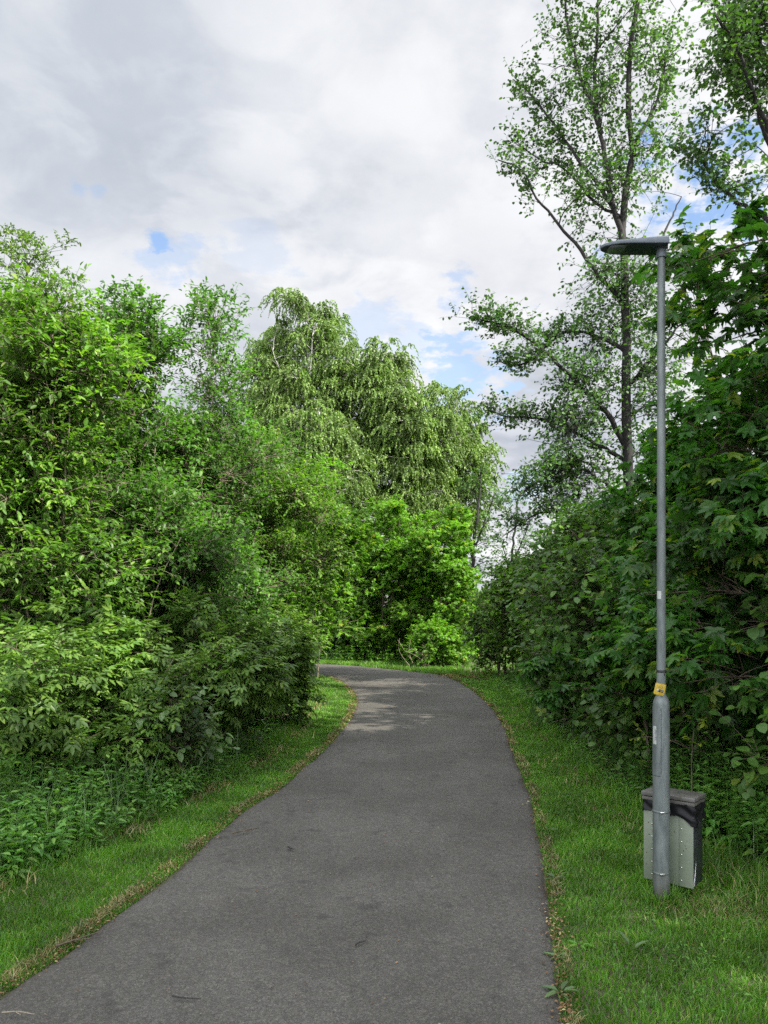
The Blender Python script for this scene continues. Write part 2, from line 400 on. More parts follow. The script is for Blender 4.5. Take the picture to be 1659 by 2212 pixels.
# verge limits
LW = [(-3.2, -2), (-2.9, 2.5), (-2.62, 4.2), (-2.42, 5.2), (-2.08, 6.1), (-1.66, 8.1), (-1.40, 10.05), (-1.33, 12.5), (-1.40, 15.5), (-1.62, 18.1), (-2.3, 20.2), (-4, 21.3), (-8, 22.5)]
RW = [(1.9, -2), (2.5, 2.5), (2.55, 4.0), (2.35, 5.2), (2.15, 6.3), (2.12, 7.7), (2.25, 10.8), (2.45, 13.5), (2.55, 16.1), (2.7, 19), (3.4, 21.5), (3.9, 24)]
lw = resample(np.array(LW), 90); rw = resample(np.array(RW), 90)
VR = np.random.default_rng(11)
def blades(mb, x, y, h, w, lean=.5, z0=-.01):
    n = len(x)
    a = VR.uniform(0, 2 * math.pi, n); s = np.stack([np.cos(a), np.sin(a), np.zeros(n)], 1)
    b = VR.uniform(0, 2 * math.pi, n); ln = (VR.uniform(0.1, 1, n) ** 1.3 * lean * h)[:, None]
    ld = np.stack([np.cos(b), np.sin(b), np.zeros(n)], 1)
    p = np.stack([x, y, np.full(n, z0)], 1); h = h[:, None]; w = w[:, None]
    up = np.array([0, 0, 1.0])
    m_ = p + up * h * .55 + ld * ln * .35; t = p + up * h * VR.uniform(.75, 1, (n, 1)) + ld * ln
    v = np.stack([p - s * w * .5, p + s * w * .5, m_ + s * w * .42, m_ - s * w * .42, t], 1)
    o = (np.arange(n) * 5)[:, None]
    mb.add(v, np.array([[0, 1, 2, 3]]) + o, np.array([[3, 2, 4]]) + o)
def vnoise(x, y, s, seed):
    r = np.random.default_rng(seed); k = r.normal(size=(6, 2)) * s; ph = r.uniform(0, 6.28, 6)
    return np.mean([np.sin(k[i, 0] * x + k[i, 1] * y + ph[i]) for i in range(6)], 0)
def verge(mb, ea_, eb_, n, y0, y1, h0, over=.03, pw=1.0, lo=0, hi=1):
    """blades between an edge curve and a limit curve; density falls with distance."""
    y = y0 * (y1 / y0) ** VR.uniform(0, 1, n)
    xa = edge_x(ea_, y); xb = edge_x(eb_, y); sgn = np.sign(xb - xa)
    t = lo + (hi - lo) * VR.uniform(0, 1, n) ** pw
    x = xa - sgn * over + (xb - xa + sgn * (over + .12)) * t
    cl = vnoise(x, y, 5, 3) + .6 * vnoise(x, y, 17, 4)
    h = h0 * (.75 + .5 * t) * (1 + .55 * cl) * VR.uniform(.55, 1.25, n)
    w = np.clip(.0028 + .00075 * y, .004, .022) * VR.uniform(.7, 1.3, n)
    blades(mb, x, y, np.maximum(h, .012), w, .9)
gm = MB()
verge(gm, le, lw, 100000, 2.4, 20.5, .05)
verge(gm, re_, rw, 130000, 2.2, 20.5, .052)
verge(gm, re_, rw, 7000, 4.5, 20, .12, lo=.7)
verge(gm, le, lw, 9000, 3.0, 20, .12, lo=.7)
for cx_, cy_, rr_, n in ((1.61, 4.64, .085, 420), (1.70, 4.86, .16, 500)):     # longer grass the mower leaves round the post and under the bin
    a = VR.uniform(0, 6.28, n); q = rr_ * VR.uniform(.6, 1.25, n); blades(gm, cx_ + q * np.cos(a), cy_ + q * np.sin(a), VR.uniform(.05, .15, n), np.full(n, .0055), .8)
n = 26000                                        # grass beyond the bend
fx = VR.uniform(-9, 6, n); fy = np.interp(fx, np.array([-16, -8, -4.4, -2, -1, 0, .85, 1.5, 2.4, 6]), np.array([28.5, 27, 26, 25.1, 24.5, 23.2, 22, 21, 20.2, 19.5])) + (VR.uniform(0, 1, n) ** 1.5 - .02) * np.where(fx > 2.2, 14, 3.2)
blades(gm, fx, fy, VR.uniform(.05, .15, n), np.full(n, .02), .8)
tag(gm.build('grass', LM['grass']), 'short green grass growing on the verges along the asphalt path', 'grass', kind='stuff')

dm = MB()                                        # dried cut grass between lawn and weeds
def dry(curve, n, y0, y1, spread, off=0.0, lean=1.6, h=.1):
    y = y0 * (y1 / y0) ** VR.uniform(0, 1, n); x = edge_x(curve, y) + off + VR.normal(size=n) * spread
    k = vnoise(x, y, 3.2, 21) + .5 * vnoise(x, y, 9, 22) > -.05
    blades(dm, x[k], y[k], VR.uniform(.3, 1.2, k.sum()) * h, np.clip(.002 + .0006 * y[k], .003, .012), lean, .02)
dry(lw, 6000, 3.6, 16, .13, .05, 1.6, .08); dry(rw, 1500, 4.0, 14, .2, -.1, 1.2, .09)
dry(le, 5500, 2.4, 20, .025, -.04, 2.2, .03); dry(re_, 4000, 2.4, 20, .022, .03, 2.2, .03)
n = 900
blades(dm, VR.normal(1.86, .17, n), VR.normal(4.52, .16, n), VR.uniform(.02, .07, n), np.full(n, .004), 1.8, .0)
tag(dm.build('dry_grass', LM['dry']), 'yellowed cut grass lying between the mown verge and the weeds', 'dry grass', kind='stuff')

tm = MB()                                        # crumbly leaf litter at the asphalt edges
def litter(curve, n, y0, y1, off, spread, size=.016, z=.012):
    y = y0 * (y1 / y0) ** VR.uniform(0, 1, n); x = edge_x(curve, y) + off + VR.normal(size=n) * spread
    p = np.stack([x, y, VR.uniform(z, z + .012, n)], 1)
    scatter(tm, tmpl_oval(.3), p, unit(VR, n) * np.array([1, 1, .15]), np.array([0, 0, 1.]) + unit(VR, n) * .5, size * VR.uniform(.4, 1.4, n) * np.clip(y / 6, 1, 2))
litter(le, 5200, 2.3, 20, -.01, .04, .013); litter(re_, 2600, 2.2, 20, -.005, .03)
n = 620
y = 2.6 * (21 / 2.6) ** VR.uniform(0, 1, n); a_ = edge_x(le, y); b_ = edge_x(re_, y); t = VR.uniform(0.03, .97, n)
p = np.stack([a_ + (b_ - a_) * t, y, np.full(n, .034)], 1)
scatter(tm, tmpl_oval(.28), p, unit(VR, n) * np.array([1, 1, .05]), np.array([0, 0, 1.]) + unit(VR, n) * .25, (.008 + .0011 * y) * VR.uniform(.35, 1.3, n))
x = VR.normal(2.6, .7, 1500); y = VR.normal(20.4, .6, 1500)
scatter(tm, tmpl_oval(.3), np.stack([x, y, VR.uniform(.02, .05, 1500)], 1), unit(VR, 1500) * np.array([1, 1, .2]), np.array([0, 0, 1.]) + unit(VR, 1500) * .4, .05 * VR.uniform(.5, 1.3, 1500))
tag(tm.build('leaf_litter', LM['litter']), 'brown crumbled leaves and scraps lying along the asphalt edges', 'leaf litter', kind='stuff')

# weeds: nettles and low herbs in front of the thickets
wm = MB()
T_NET = tmpl_oval(.24, .08, .25, 1.0, .62)
def weeds(x, y, h, leaf=.075, lv=6, tmpl=T_NET, mb=wm):
    n = len(x)
    lean = VR.normal(size=(n, 2)) * .22
    for i in range(lv):
        t = (i + .6) / lv
        pz_ = np.stack([x + lean[:, 0] * h * t * t, y + lean[:, 1] * h * t * t, h * t], 1)
        a0 = VR.uniform(0, 3.14, n) + i * 1.57
        for s in (0, math.pi / 1.0):
            a = a0 + s
            ax = np.stack([np.cos(a), np.sin(a), VR.uniform(-.35, .45, n) + (.5 if i == lv - 1 else 0)], 1)
            scatter(mb, tmpl, pz_ + ax * .01, ax, np.array([0, 0, 1.]) + unit(VR, n) * .3, leaf * (1.15 - .55 * t) * VR.uniform(.7, 1.25, n))
    st = np.stack([np.stack([x + lean[:, 0] * h * t * t, y + lean[:, 1] * h * t * t, h * t], 1) for t in (0, .4, .75, 1)], 1)
    tubes(mb, st, np.full((n, 1), .003) * np.array([[1, .9, .7, .4]]), 3)
def band(curve, n, y0, y1, a, b):
    y = y0 * (y1 / y0) ** VR.uniform(0, 1, n); return edge_x(curve, y) + VR.uniform(a, b, n), y
x, y = band(lw, 1900, 3.4, 9, -1.6, .14); h = np.clip(.26 + .40 * (edge_x(lw, y) - x), .1, .66) * VR.uniform(.6, 1.25, 1900)
weeds(x, y, h, .085)
x, y = band(lw, 420, 8, 20, -.9, -.02); weeds(x, y, VR.uniform(.12, .38, 420), .07, 5)
x, y = band(rw, 800, 4.4, 7.5, .1, 1.5); h = np.clip(.32 + .5 * (x - edge_x(rw, y)), .25, .95) * VR.uniform(.65, 1.2, 800)
weeds(x, y, h, .095, 7)
x, y = band(rw, 900, 7, 20, .0, 1.1); weeds(x, y, np.clip(.12 + .4 * (x - edge_x(rw, y)), .1, .6) * VR.uniform(.6, 1.2, 900), .07, 5)
x = VR.uniform(-4, 2.4, 260); y = 25.2 - .35 * x + VR.uniform(0, 1.6, 260); weeds(x, y, VR.uniform(.2, .6, 260), .11, 5)
y = VR.uniform(2.6, 5, 160); x = edge_x(re_, y) + VR.uniform(.2, 1.8, 160); weeds(x, y, VR.uniform(.02, .05, 160), .03, 2)
x, y = band(lw, 500, 2.6, 12, -.3, .15); weeds(x, y, VR.uniform(.03, .12, 500), .05, 3)
tag(wm.build('weeds', LM['nettle']), 'tangled green nettles and low herbs growing in front of the bushes', 'weeds', kind='stuff')
am = MB()                                        # tall thin grass among the nettles
x, y = band(lw, 1300, 3.6, 9, -1.2, .1); blades(am, x, y, VR.uniform(.2, .65, 1300), np.full(1300, .007), 1.0)
x, y = band(rw, 420, 5, 14, .05, .8); blades(am, x, y, VR.uniform(.15, .45, 420), np.full(420, .006), .9)
tag(am.build('tall_grass', LM['pale']), 'tall thin pale grass standing among the nettles', 'tall grass', kind='stuff')

# rosettes at the right path edge
def rosette(x, y, n, ls, w, label, mat, seed, rise=.35, tm_=None):
    r = np.random.default_rng(seed); mb = MB()
    a = np.arange(n) * 2.4 + r.uniform(0, .5, n)
    ax = np.stack([np.cos(a), np.sin(a), r.uniform(rise * .4, rise * 1.6, n)], 1)
    scatter(mb, tm_ or tmpl_oval(w, .05, .35), np.array([[x, y, .012]]) + ax * .012, ax, np.array([0, 0, 1.]) + unit(r, n) * .25, ls * r.uniform(.6, 1.15, n))
    return tag(mb.build('path_weed', mat, origin=(x, y, 0)), label, 'weed', 'weeds at the edge of the asphalt')
for X, Y, n, ls, lab, mt in [(1212, 2150, 6, .08, 'pale dandelion leaves sprawling onto the asphalt at the right edge, nearest the camera', 'pale'),
                             (1205, 2075, 7, .065, 'small pale plantain rosette at the right path edge before the litter bin', 'pale'),
                             (1252, 2048, 6, .06, 'upright broad green dock leaves in the grass right of the path', 'nettle'),
                             (1200, 1905, 7, .07, 'leafy pale tuft at the right path edge level with the bottom of the lamp post', 'pale'),
                             (1185, 1800, 8, .08, 'low leafy weed at the right path edge level with the lid of the litter bin', 'pale'),
                             (1365, 2060, 3, .085, 'single tall toothed dandelion leaf standing in the grass below the lamp post', 'pale')]:
    q = G(X, Y); rosette(q[0], q[1], n, ls, .17, lab, LM[mt], X, 1.6 if n in (3,) else .5)

# twigs lying on the path
def twig(pts, r, label, mat):
    mb = MB(); w = [G(*p_)[:2] for p_ in pts]
    w = resample(np.array([(a, b, .036 + r) for a, b in w]), 12); tubes(mb, w[None], np.linspace(r, r * .4, 12)[None], 5, True)
    d = w[6] - w[4]; s = w[4]; e = s + d * 1.6 + np.array([d[1], -d[0], 0]) * 1.2 + np.array([0, 0, .004])
    tubes(mb, np.linspace(s, e, 4)[None], np.array([[r * .6, r * .5, r * .4, r * .3]]), 4, True)
    o = tuple(w[0]); return tag(mb.build('fallen_twig', mat, origin=o, smooth=True), label, 'twig', 'twigs lying on the asphalt')
twig([(120, 2062), (150, 2052), (185, 2040), (222, 2028)], .006, 'longest forked dead twig, lying on the asphalt at the lower left edge', BM['brown'])
twig([(500, 1812), (530, 1806), (560, 1800)], .006, 'thin dead twig near the dark crumbled notch in the left path edge', BM['brown'])
twig([(622, 1842), (630, 1846), (636, 1847)], .006, 'short black twig lying alone in the left half of the path', BM['dark'])
twig([(372, 2171), (395, 2175), (434, 2178)], .004, 'thin straight dark twig at the bottom of the path', BM['dark'])
twig([(768, 2060), (775, 2054), (790, 2050)], .005, 'small crooked dark twig in the middle of the near path', BM['dark'])
twig([(4, 2208), (40, 2206), (74, 2212)], .004, 'pale straw stalk in the bottom left corner of the path', BM['pale'])

# ================================================================== street lamp, sign, litter bin
def lathe(mb, prof, k=32, c=(0, 0), capt=True, capb=False):
    prof = np.array(prof, float); a = np.arange(k) * 2 * math.pi / k; n = len(prof)
    v = np.stack([c[0] + prof[:, :1] * np.cos(a), c[1] + prof[:, :1] * np.sin(a), np.repeat(prof[:, 1:2], k, 1)], -1)
    i = np.arange(n * k).reshape(n, k); b = mb.n
    mb.add(v, np.stack([i[:-1], np.roll(i[:-1], -1, 1), np.roll(i[1:], -1, 1), i[1:]], -1).reshape(-1, 4))
    if capt: mb.f.setdefault(k, []).append(i[-1:, :] + b)
    if capb: mb.f.setdefault(k, []).append(i[:1, ::-1] + b)
def prism(mb, outline, axis_o, ax, ay, az, t):   # polygon in the plane (ax, ay) at axis_o, extruded t along az
    o = np.array(outline, float); n = len(o); ax, ay, az = map(np.asarray, (ax, ay, az))
    a = np.asarray(axis_o) + o[:, :1] * ax + o[:, 1:2] * ay
    v = np.vstack([a, a + az * t])
    mb.add(v, np.array([list(range(n))[::-1]]), np.array([list(range(n, 2 * n))]), np.array([[i, (i + 1) % n, n + (i + 1) % n, n + i] for i in range(n)]))
def bevel(o, w=.003, seg=2):
    b = o.modifiers.new('bevel', 'BEVEL'); b.width = w; b.segments = seg; b.limit_method = 'ANGLE'; b.angle_limit = rad(35); return o
def smooth_angle(o):
    o.data.polygons.foreach_set('use_smooth', np.ones(len(o.data.polygons), bool))
    e = o.modifiers.new('split', 'EDGE_SPLIT'); e.split_angle = rad(32); return o

M_GALV = metal_mat('galvanised steel', (.066, .080, .080), (.165, .186, .180), .55, .35, 26, .22, (.3, .72), .06)
m = M_GALV; nt = m.node_tree                       # grime near the foot of the post
pb = [n for n in nt.nodes if n.type == 'BSDF_PRINCIPLED'][0]; src = pb.inputs['Base Color'].links[0].from_socket
tc = N(nt, 'ShaderNodeTexCoord'); sx = N(nt, 'ShaderNodeSeparateXYZ'); L(nt, tc.outputs['Object'], sx.inputs[0])
gz_ = math_(nt, 'ADD', sx.outputs['Z'], math_(nt, 'MULTIPLY', noise(nt, tc.outputs['Object'], 16, 4), .25))
L(nt, mixc(nt, maprange(nt, gz_, .38, .14, 0, .65), src, (.07, .06, .04)), pb.inputs['Base Color'])
nsp = noise(nt, tc.outputs['Object'], 60, 3)
L(nt, mixc(nt, maprange(nt, nsp, .68, .76, 0, .5), pb.inputs['Base Color'].links[0].from_socket, (.24, .26, .25)), pb.inputs['Base Color'])
M_HEAD = metal_mat('grey lamp paint', (.075, .092, .112), (.095, .114, .136), .45, .0, 20, bump=.02)
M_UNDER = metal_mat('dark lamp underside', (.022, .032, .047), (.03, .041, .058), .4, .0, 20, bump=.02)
M_GLASS = metal_mat('lamp glass', (.09, .11, .13), (.12, .14, .15), .12, .0, 20, bump=.0)
M_BLACK = plain_mat('black rubber', (.012, .012, .013), .5)
M_WHITE = plain_mat('worn white paper', (.33, .35, .33), .7)
M_YEL = plain_mat('yellow sign plastic', (.36, .25, .015), .5)
M_BIN = metal_mat('grey green paint', (.125, .150, .108), (.165, .190, .140), .5, .0, 5, bump=.03)
M_BINB = metal_mat('charcoal paint', (.012, .014, .016), (.022, .026, .028), .45, .0, 9, bump=.03)
M_LID = metal_mat('dirty grey lid', (.04, .039, .03), (.095, .092, .082), .55, .0, 11, bump=.08)
M_CHROME = metal_mat('bright steel', (.6, .6, .6), (.75, .75, .75), .22, 1.0, 20, bump=.0)
M_BAG = metal_mat('black bin bag film', (.004, .004, .005), (.006, .006, .007), .5, .0, 9, bump=.0)

LX, LY = 1.61, 4.64
lamp = empty('street_lamp', (LX, LY, 0), 'galvanised grey lamp post with flat grey head beside the path', 'street lamp')
mb = MB()
lathe(mb, [(.0475, -.1), (.0475, .6), (.0465, 1.154), (.0452, 1.168), (.041, 1.182), (.033, 1.200), (.0275, 1.207), (.0262, 1.215), (.0258, 1.5), (.0238, 2.6), (.0215, 3.62), (.0213, 3.77)], 40)
pole = smooth_angle(mb.build('pole', M_GALV, lamp)); pole.modifiers.clear()
e = pole.modifiers.new('split', 'EDGE_SPLIT'); e.split_angle = rad(60)
def patch(a0, a1, z0, z1, r, k=14, n=2, rr=None):   # curved plate on the post, angles in degrees, 0 = right, 270 = towards the camera
    a = np.radians(np.linspace(a0, a1, k)); z = np.linspace(z0, z1, n)
    v = np.array([[(r * math.cos(t), r * math.sin(t), zz) for t in a] for zz in z])
    i = np.arange(n * k).reshape(n, k)
    return v, np.stack([i[:-1, :-1], i[:-1, 1:], i[1:, 1:], i[1:, :-1]], -1).reshape(-1, 4)
mb = MB()
for z0, z1, a1 in ((.745, .752, 240), (.752, .765, 246), (.765, 1.120, 249), (1.120, 1.137, 246), (1.137, 1.146, 240)):
    mb.add(*patch(168, a1, z0, z1, .0486))
door = mb.build('access_door', M_GALV, lamp, smooth=True)
mb = MB(); mb.add(*patch(249.2, 251.5, .755, 1.135, .0478, 3)); mb.add(*patch(200, 249, .741, .7445, .0478)); mb.build('seam', M_BLACK, door)
mb = MB(); mb.add(*patch(186, 218, .925, 1.03, .0493, 10, 2)); st = mb.build('sticker', M_WHITE, lamp)
nt = M_WHITE.node_tree
mb = MB()
for k, (a, z, h) in enumerate([(206, .985, .03), (212, .975, .022), (213, .995, .012), (204, .945, .012), (212, .95, .018), (206, .962, .010)]):
    mb.add(*patch(a, a + 4, z, z + h, .0497, 3))
mb.build('print', plain_mat('faded sticker ink', (.08, .09, .13), .7), st)
mb = MB(); mb.add(*patch(196, 250, 1.765, 1.81, .0262, 10)); mb.build('sticker', M_WHITE, lamp)
mb = MB(); lathe(mb, [(.0265, 1.338), (.0278, 1.340), (.0278, 1.352), (.0265, 1.354)], 32, capt=False)
prism(mb, [(.006, 0), (.014, .002), (.009, -.022)], (0, -.0285, 1.339), (1, 0, 0), (0, 0, 1), (0, 1, 0), .002)
mb.build('cable_tie', M_BLACK, lamp)
# collar and luminaire
mb = MB(); lathe(mb, [(.0238, 3.745), (.0285, 3.745), (.0290, 3.76), (.0282, 3.785), (.0275, 3.80)], 32)
co = smooth_angle(mb.build('collar', M_HEAD, lamp))
und = [(.02, -.080), (-.10, -.082), (-.20, -.081), (-.26, -.074), (-.30, -.060), (-.335, -.038), (-.352, -.012), (-.354, .01), (-.342, .034), (-.31, .058), (-.26, .074), (-.20, .081), (-.10, .082), (.02, .080)]
mb = MB(); n = len(und); u_ = np.array(und)
Z0 = 3.806
rings = []
for sc_, rise in ((.985, -.006), (1.0, 0), (1.0, .007), (.93, .5), (.72, .8), (.35, 1.0)):
    hx = np.interp(u_[:, 0], [-.36, -.25, -.1, .02], [.008, .020, .036, .050])
    z = Z0 + (rise if sc_ > .95 else hx * rise + .004)
    xx = np.where(u_[:, 0] > .01, u_[:, 0], u_[:, 0] * (1 - (1 - sc_) * .35)); yy = u_[:, 1] * sc_
    rings.append(np.stack([xx, yy, np.broadcast_to(z, xx.shape)], 1))
i = np.arange(len(rings) * n).reshape(len(rings), n)
mb.add(np.vstack(rings), np.stack([i[:-1], np.roll(i[:-1], -1, 1), np.roll(i[1:], -1, 1), i[1:]], -1).reshape(-1, 4))
mb.f.setdefault(n, []).append(i[-1:, :])
hd = smooth_angle(mb.build('lamp_head', M_HEAD, lamp))
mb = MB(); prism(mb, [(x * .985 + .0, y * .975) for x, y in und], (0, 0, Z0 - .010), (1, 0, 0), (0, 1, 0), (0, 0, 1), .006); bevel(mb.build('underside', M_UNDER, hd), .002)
mb = MB(); prism(mb, [(-.31, -.042), (-.29, -.052), (-.215, -.055), (-.215, .055), (-.29, .052), (-.31, .042)], (0, 0, Z0 - .0125), (1, 0, 0), (0, 1, 0), (0, 0, 1), .004); mb.build('light_panel', M_GLASS, hd)
mb = MB(); prism(mb, [(-.012, -.034), (.030, -.034), (.030, .034), (-.012, .034)], (0, 0, 3.790), (1, 0, 0), (0, 1, 0), (0, 0, 1), .058); bevel(mb.build('joint', M_UNDER, hd), .006)

# yellow marker plate on the post
sg = P(1425, 1489, 4.595)
sign = empty('marker_sign', tuple(sg), 'small tilted yellow plate with black number tiles strapped to the lamp post', 'sign')
sign.rotation_euler = (0, rad(13), rad(4))
W2, H2, cc = .0315, .034, .006
oct_ = [(-W2 + cc, -H2), (W2 - cc, -H2), (W2, -H2 + cc), (W2, H2 - cc), (W2 - cc, H2), (-W2 + cc, H2), (-W2, H2 - cc), (-W2, -H2 + cc)]
mb = MB(); prism(mb, oct_, (0, 0, 0), (1, 0, 0), (0, 0, 1), (0, -1, 0), .004); pl = bevel(mb.build('plate', M_YEL, sign), .001)
def rect(mb, x0, x1, z0, z1, y, t=.001): prism(mb, [(x0, z0), (x1, z0), (x1, z1), (x0, z1)], (0, y, 0), (1, 0, 0), (0, 0, 1), (0, -1, 0), t)
for x0, x1, mt in ((-.017, -.0065, M_WHITE), (-.0062, .0045, M_BLACK), (.008, .020, M_BLACK)):
    mb = MB(); rect(mb, x0, x1, -.016, .000, -.004, .0012); mb.build('number_tile', mt, sign)
mb = MB()
rect(mb, -.034, .034, .0335, .0355, -.0042, .0008)
mb.build('rim', plain_mat('sign edge wear', (.16, .12, .03), .7), sign)
def text(s, size, loc, mat, parent, rot=0.0, name='lettering'):
    cu = bpy.data.curves.new('lettering', 'FONT'); cu.body = s; cu.size = size; cu.align_x = 'CENTER'; cu.align_y = 'CENTER'; cu.extrude = .0004
    ob = bpy.data.objects.new('lettering', cu); COL.objects.link(ob)
    dg = bpy.context.evaluated_depsgraph_get(); me = bpy.data.meshes.new_from_object(ob.evaluated_get(dg))
    bpy.data.objects.remove(ob); o = bpy.data.objects.new(name, me); COL.objects.link(o); me.materials.clear(); me.materials.append(mat)
    o.parent = parent; o.location = loc; o.rotation_euler = (rad(90), rot, 0); return o
text('EN', .021, (0, -.0045, .013), plain_mat('faded sign ink', (.20, .145, .02), .6), sign, math.pi)
text('7', .016, (.014, -.0057, -.008), M_WHITE, sign)

# litter bin behind the post
BR = np.array([1.788, 4.616, 0]); ux = np.array([.7593, -.6508, 0]); uy = np.array([.6508, .7593, 0]); uz = np.array([0, 0, 1.])
BW, BD, BZ0, BZ1 = .295, .165, .09, .590
b0 = BR - ux * BW
bn = empty('litter_bin', tuple(b0 + ux * BW / 2 + uy * BD / 2), 'square grey green litter bin with black bag and grey lid, clamped behind the lamp post', 'litter bin')
bo = np.array(bn.location)
def bprism(mb, ol, z0, z1): prism(mb, ol, b0 + uz * z0, ux, uy, uz, z1 - z0)
mb = MB(); bprism(mb, [(.004, .004), (BW - .004, .004), (BW - .004, BD), (.004, BD)], BZ0 + .004, BZ1 - .02); bevel(mb.build('body', M_BINB, bn, bo), .004)
mb = MB(); bprism(mb, [(0, -.006), (.062, -.006), (.062, .003), (0, .003)], BZ0, .50); lp = bevel(mb.build('front_panel', M_BIN, bn, bo), .0015)
mb = MB(); bprism(mb, [(.062, .0), (.215, .0), (.215, .0035), (.062, .0035)], BZ0, .50); cp = bevel(mb.build('front_panel', M_BIN, bn, bo), .001)
mb = MB(); bprism(mb, [(.215, -.006), (BW, -.006), (BW, .003), (.215, .003)], BZ0, .50); rp = bevel(mb.build('front_panel', M_BIN, bn, bo), .0015)
for par, xs_ in ((rp, .228), (lp, .052)):
    for k in range(6):
        mb = MB(); c_ = b0 + ux * xs_ - uy * .006 + uz * (BZ0 + .035 + k * .075)
        a = np.arange(10) * .2 * math.pi
        prism(mb, [(.0042 * math.cos(t), .0042 * math.sin(t)) for t in a], c_, ux, uz, -uy, .002); mb.build('rivet', M_CHROME, par, bo)
M_RUST = plain_mat('rust', (.07, .055, .035), .9)   # chips in the paint
cr_ = np.random.default_rng(3)
for xx, zz in ((.25, .33), (.255, .315), (.03, .43), (.035, .36), (.02, .25), (.185, .40), (.10, .30), (.26, .36), (.24, .30), (.015, .18)):
    k = 7; a = np.arange(k) * 2 * math.pi / k; rr = cr_.uniform(.002, .007, k)
    yy = -.0064 if (xx < .062 or xx > .215) else -.0004
    mb = MB(); prism(mb, [(rr[i] * math.cos(a[i]) * .7, rr[i] * math.sin(a[i])) for i in range(k)], b0 + ux * xx + uy * yy + uz * zz, ux, uz, -uy, .0004); mb.build('paint_chip', M_RUST, lp if xx < .062 else (rp if xx > .215 else cp), bo)

mb = MB(); prism(mb, [(.006, .095), (.030, .098), (.044, .15), (.052, .235), (.042, .20), (.026, .15)], b0 + ux * (BW - .0035), uy, uz, ux, .0008); mb.build('scratch', plain_mat('white scrape', (.55, .55, .56), .6), bn, bo)
M_BAG.node_tree.nodes['Principled BSDF'].inputs['Specular IOR Level'].default_value = .22
# bag: crumpled film folded over the rim
mb = MB(); k, rows = 120, 15; hem = np.zeros(k)
per = 2 * (BW + BD); s_ = np.arange(k) / k * per
def ring_pt(s, o):
    w, d = BW, BD
    if s < w: return np.array([s, -o]), np.array([0, -1.])
    s -= w
    if s < d: return np.array([w + o, s]), np.array([1., 0])
    s -= d
    if s < w: return np.array([w - s, d + o]), np.array([0, 1.])
    s -= w
    return np.array([-o, d - s]), np.array([-1., 0])
hz = .475 + .020 * np.sin(s_ * 9) + .012 * np.sin(s_ * 31 + 1) - .03 * np.clip((s_ - .18) / .11, 0, 1) * (s_ < .34) + .015 * (s_ < .12)
V_ = []
for r_i in range(rows):
    t = r_i / (rows - 1)
    for i in range(k):
        q, nn = ring_pt(s_[i], .0085)
        z = (.572) * (1 - t) + hz[i] * t
        fold = .0030 * math.sin(z * 95 + 3 * math.sin(s_[i] * 9 + 1) + 4 * math.sin(s_[i] * 23)) + .0018 * math.sin(s_[i] * 61 + z * 120 + 2 * math.sin(z * 40)) + .006 * t * t
        q = q + nn * fold; V_.append(b0 + ux * q[0] + uy * q[1] + uz * z)
i = np.arange(rows * k).reshape(rows, k)
mb.add(np.array(V_), np.stack([i[:-1], np.roll(i[:-1], -1, 1), np.roll(i[1:], -1, 1), i[1:]], -1).reshape(-1, 4))
mb.build('bin_bag', M_BAG, bn, bo, True)
mb = MB(); bprism(mb, [(-.012, -.016), (BW + .012, -.016), (BW + .012, BD + .012), (-.012, BD + .012)], .590, .614)
lid = bevel(mb.build('lid', M_LID, bn, bo), .003)
mb = MB(); bprism(mb, [(-.008, -.012), (BW + .008, -.012), (BW + .008, BD + .008), (-.008, BD + .008)], .566, .5855); bevel(mb.build('lid_rim', M_LID, bn, bo), .002)
mb = MB(); prism(mb, [(.008, .012), (.022, .010), (.028, .024), (.012, .026)], b0 - uy * .0164 - ux * .012 + uz * .595, ux, uz, -uy, .0006); mb.build('paint_mark', plain_mat('blue marker', (.05, .06, .22), .6), lid)
for zc, rr in ((.535, .0495), (.180, .0498)):     # steel straps round the post
    mb = MB(); lathe(mb, [(rr - .0015, zc - .006), (rr, zc - .005), (rr, zc + .005), (rr - .0015, zc + .006)], 36, (LX, LY), capt=False)
    pc = np.array([LX, LY, zc]); dd = b0 + ux * .115 + uz * zc - pc
    prism(mb, [(-.012, -.010), (.012, -.010), (.012, .010), (-.012, .010)], pc + nrm(dd) * .047, nrm(np.cross(dd, uz)), uz, nrm(dd), max(.02, np.linalg.norm(dd) - .044))
    cl = mb.build('clamp', M_GALV, bn, bo)
    mb = MB(); prism(mb, [(-.013, -.007), (.013, -.005), (.013, .007), (-.013, .006)], pc + np.array([-.012, -.0535, 0]), (1, .15, 0), uz, (0, -1, 0), .004); bevel(mb.build('buckle', M_CHROME, cl, bo), .001)

# ================================================================== plants
T_WIL = tmpl_oval(.26); T_ALD = tmpl_oval(.32); T_HAZ = tmpl_round(.42); T_MAP = tmpl_maple(True); T_MAPS = tmpl_maple(False)
T_ELD = tmpl_pinnate(3, .085, .42, .16); T_Q = tmpl_quad(.36); T_ROU = tmpl_oval(.42, .06, .1)

def multi(base, n, top, spread, r0, seed, lean=(0, 0), h0=0.0):
    """several stems from one foot, fanning out to a given height"""
    r = np.random.default_rng(seed); out = []
    for i in range(n):
        a = r.uniform(0, 2 * math.pi); d = spread * math.sqrt(r.uniform(.05, 1)); h = top * r.uniform(.75, 1)
        e = np.array([math.cos(a) * d + lean[0], math.sin(a) * d + lean[1], h])
        f = np.array([base[0] + r.normal() * .12, base[1] + r.normal() * .12, h0])
        out.append(([tuple(f + np.array([0, 0, -.05])), tuple(f + e * .35 * np.array([.6, .6, 1.05])), tuple(f + e * .7 * np.array([.85, .85, 1.02])), tuple(f + e)], r0 * r.uniform(.6, 1.1), .006))
    return out
GL = 'thicket shrubs on the left of the path'
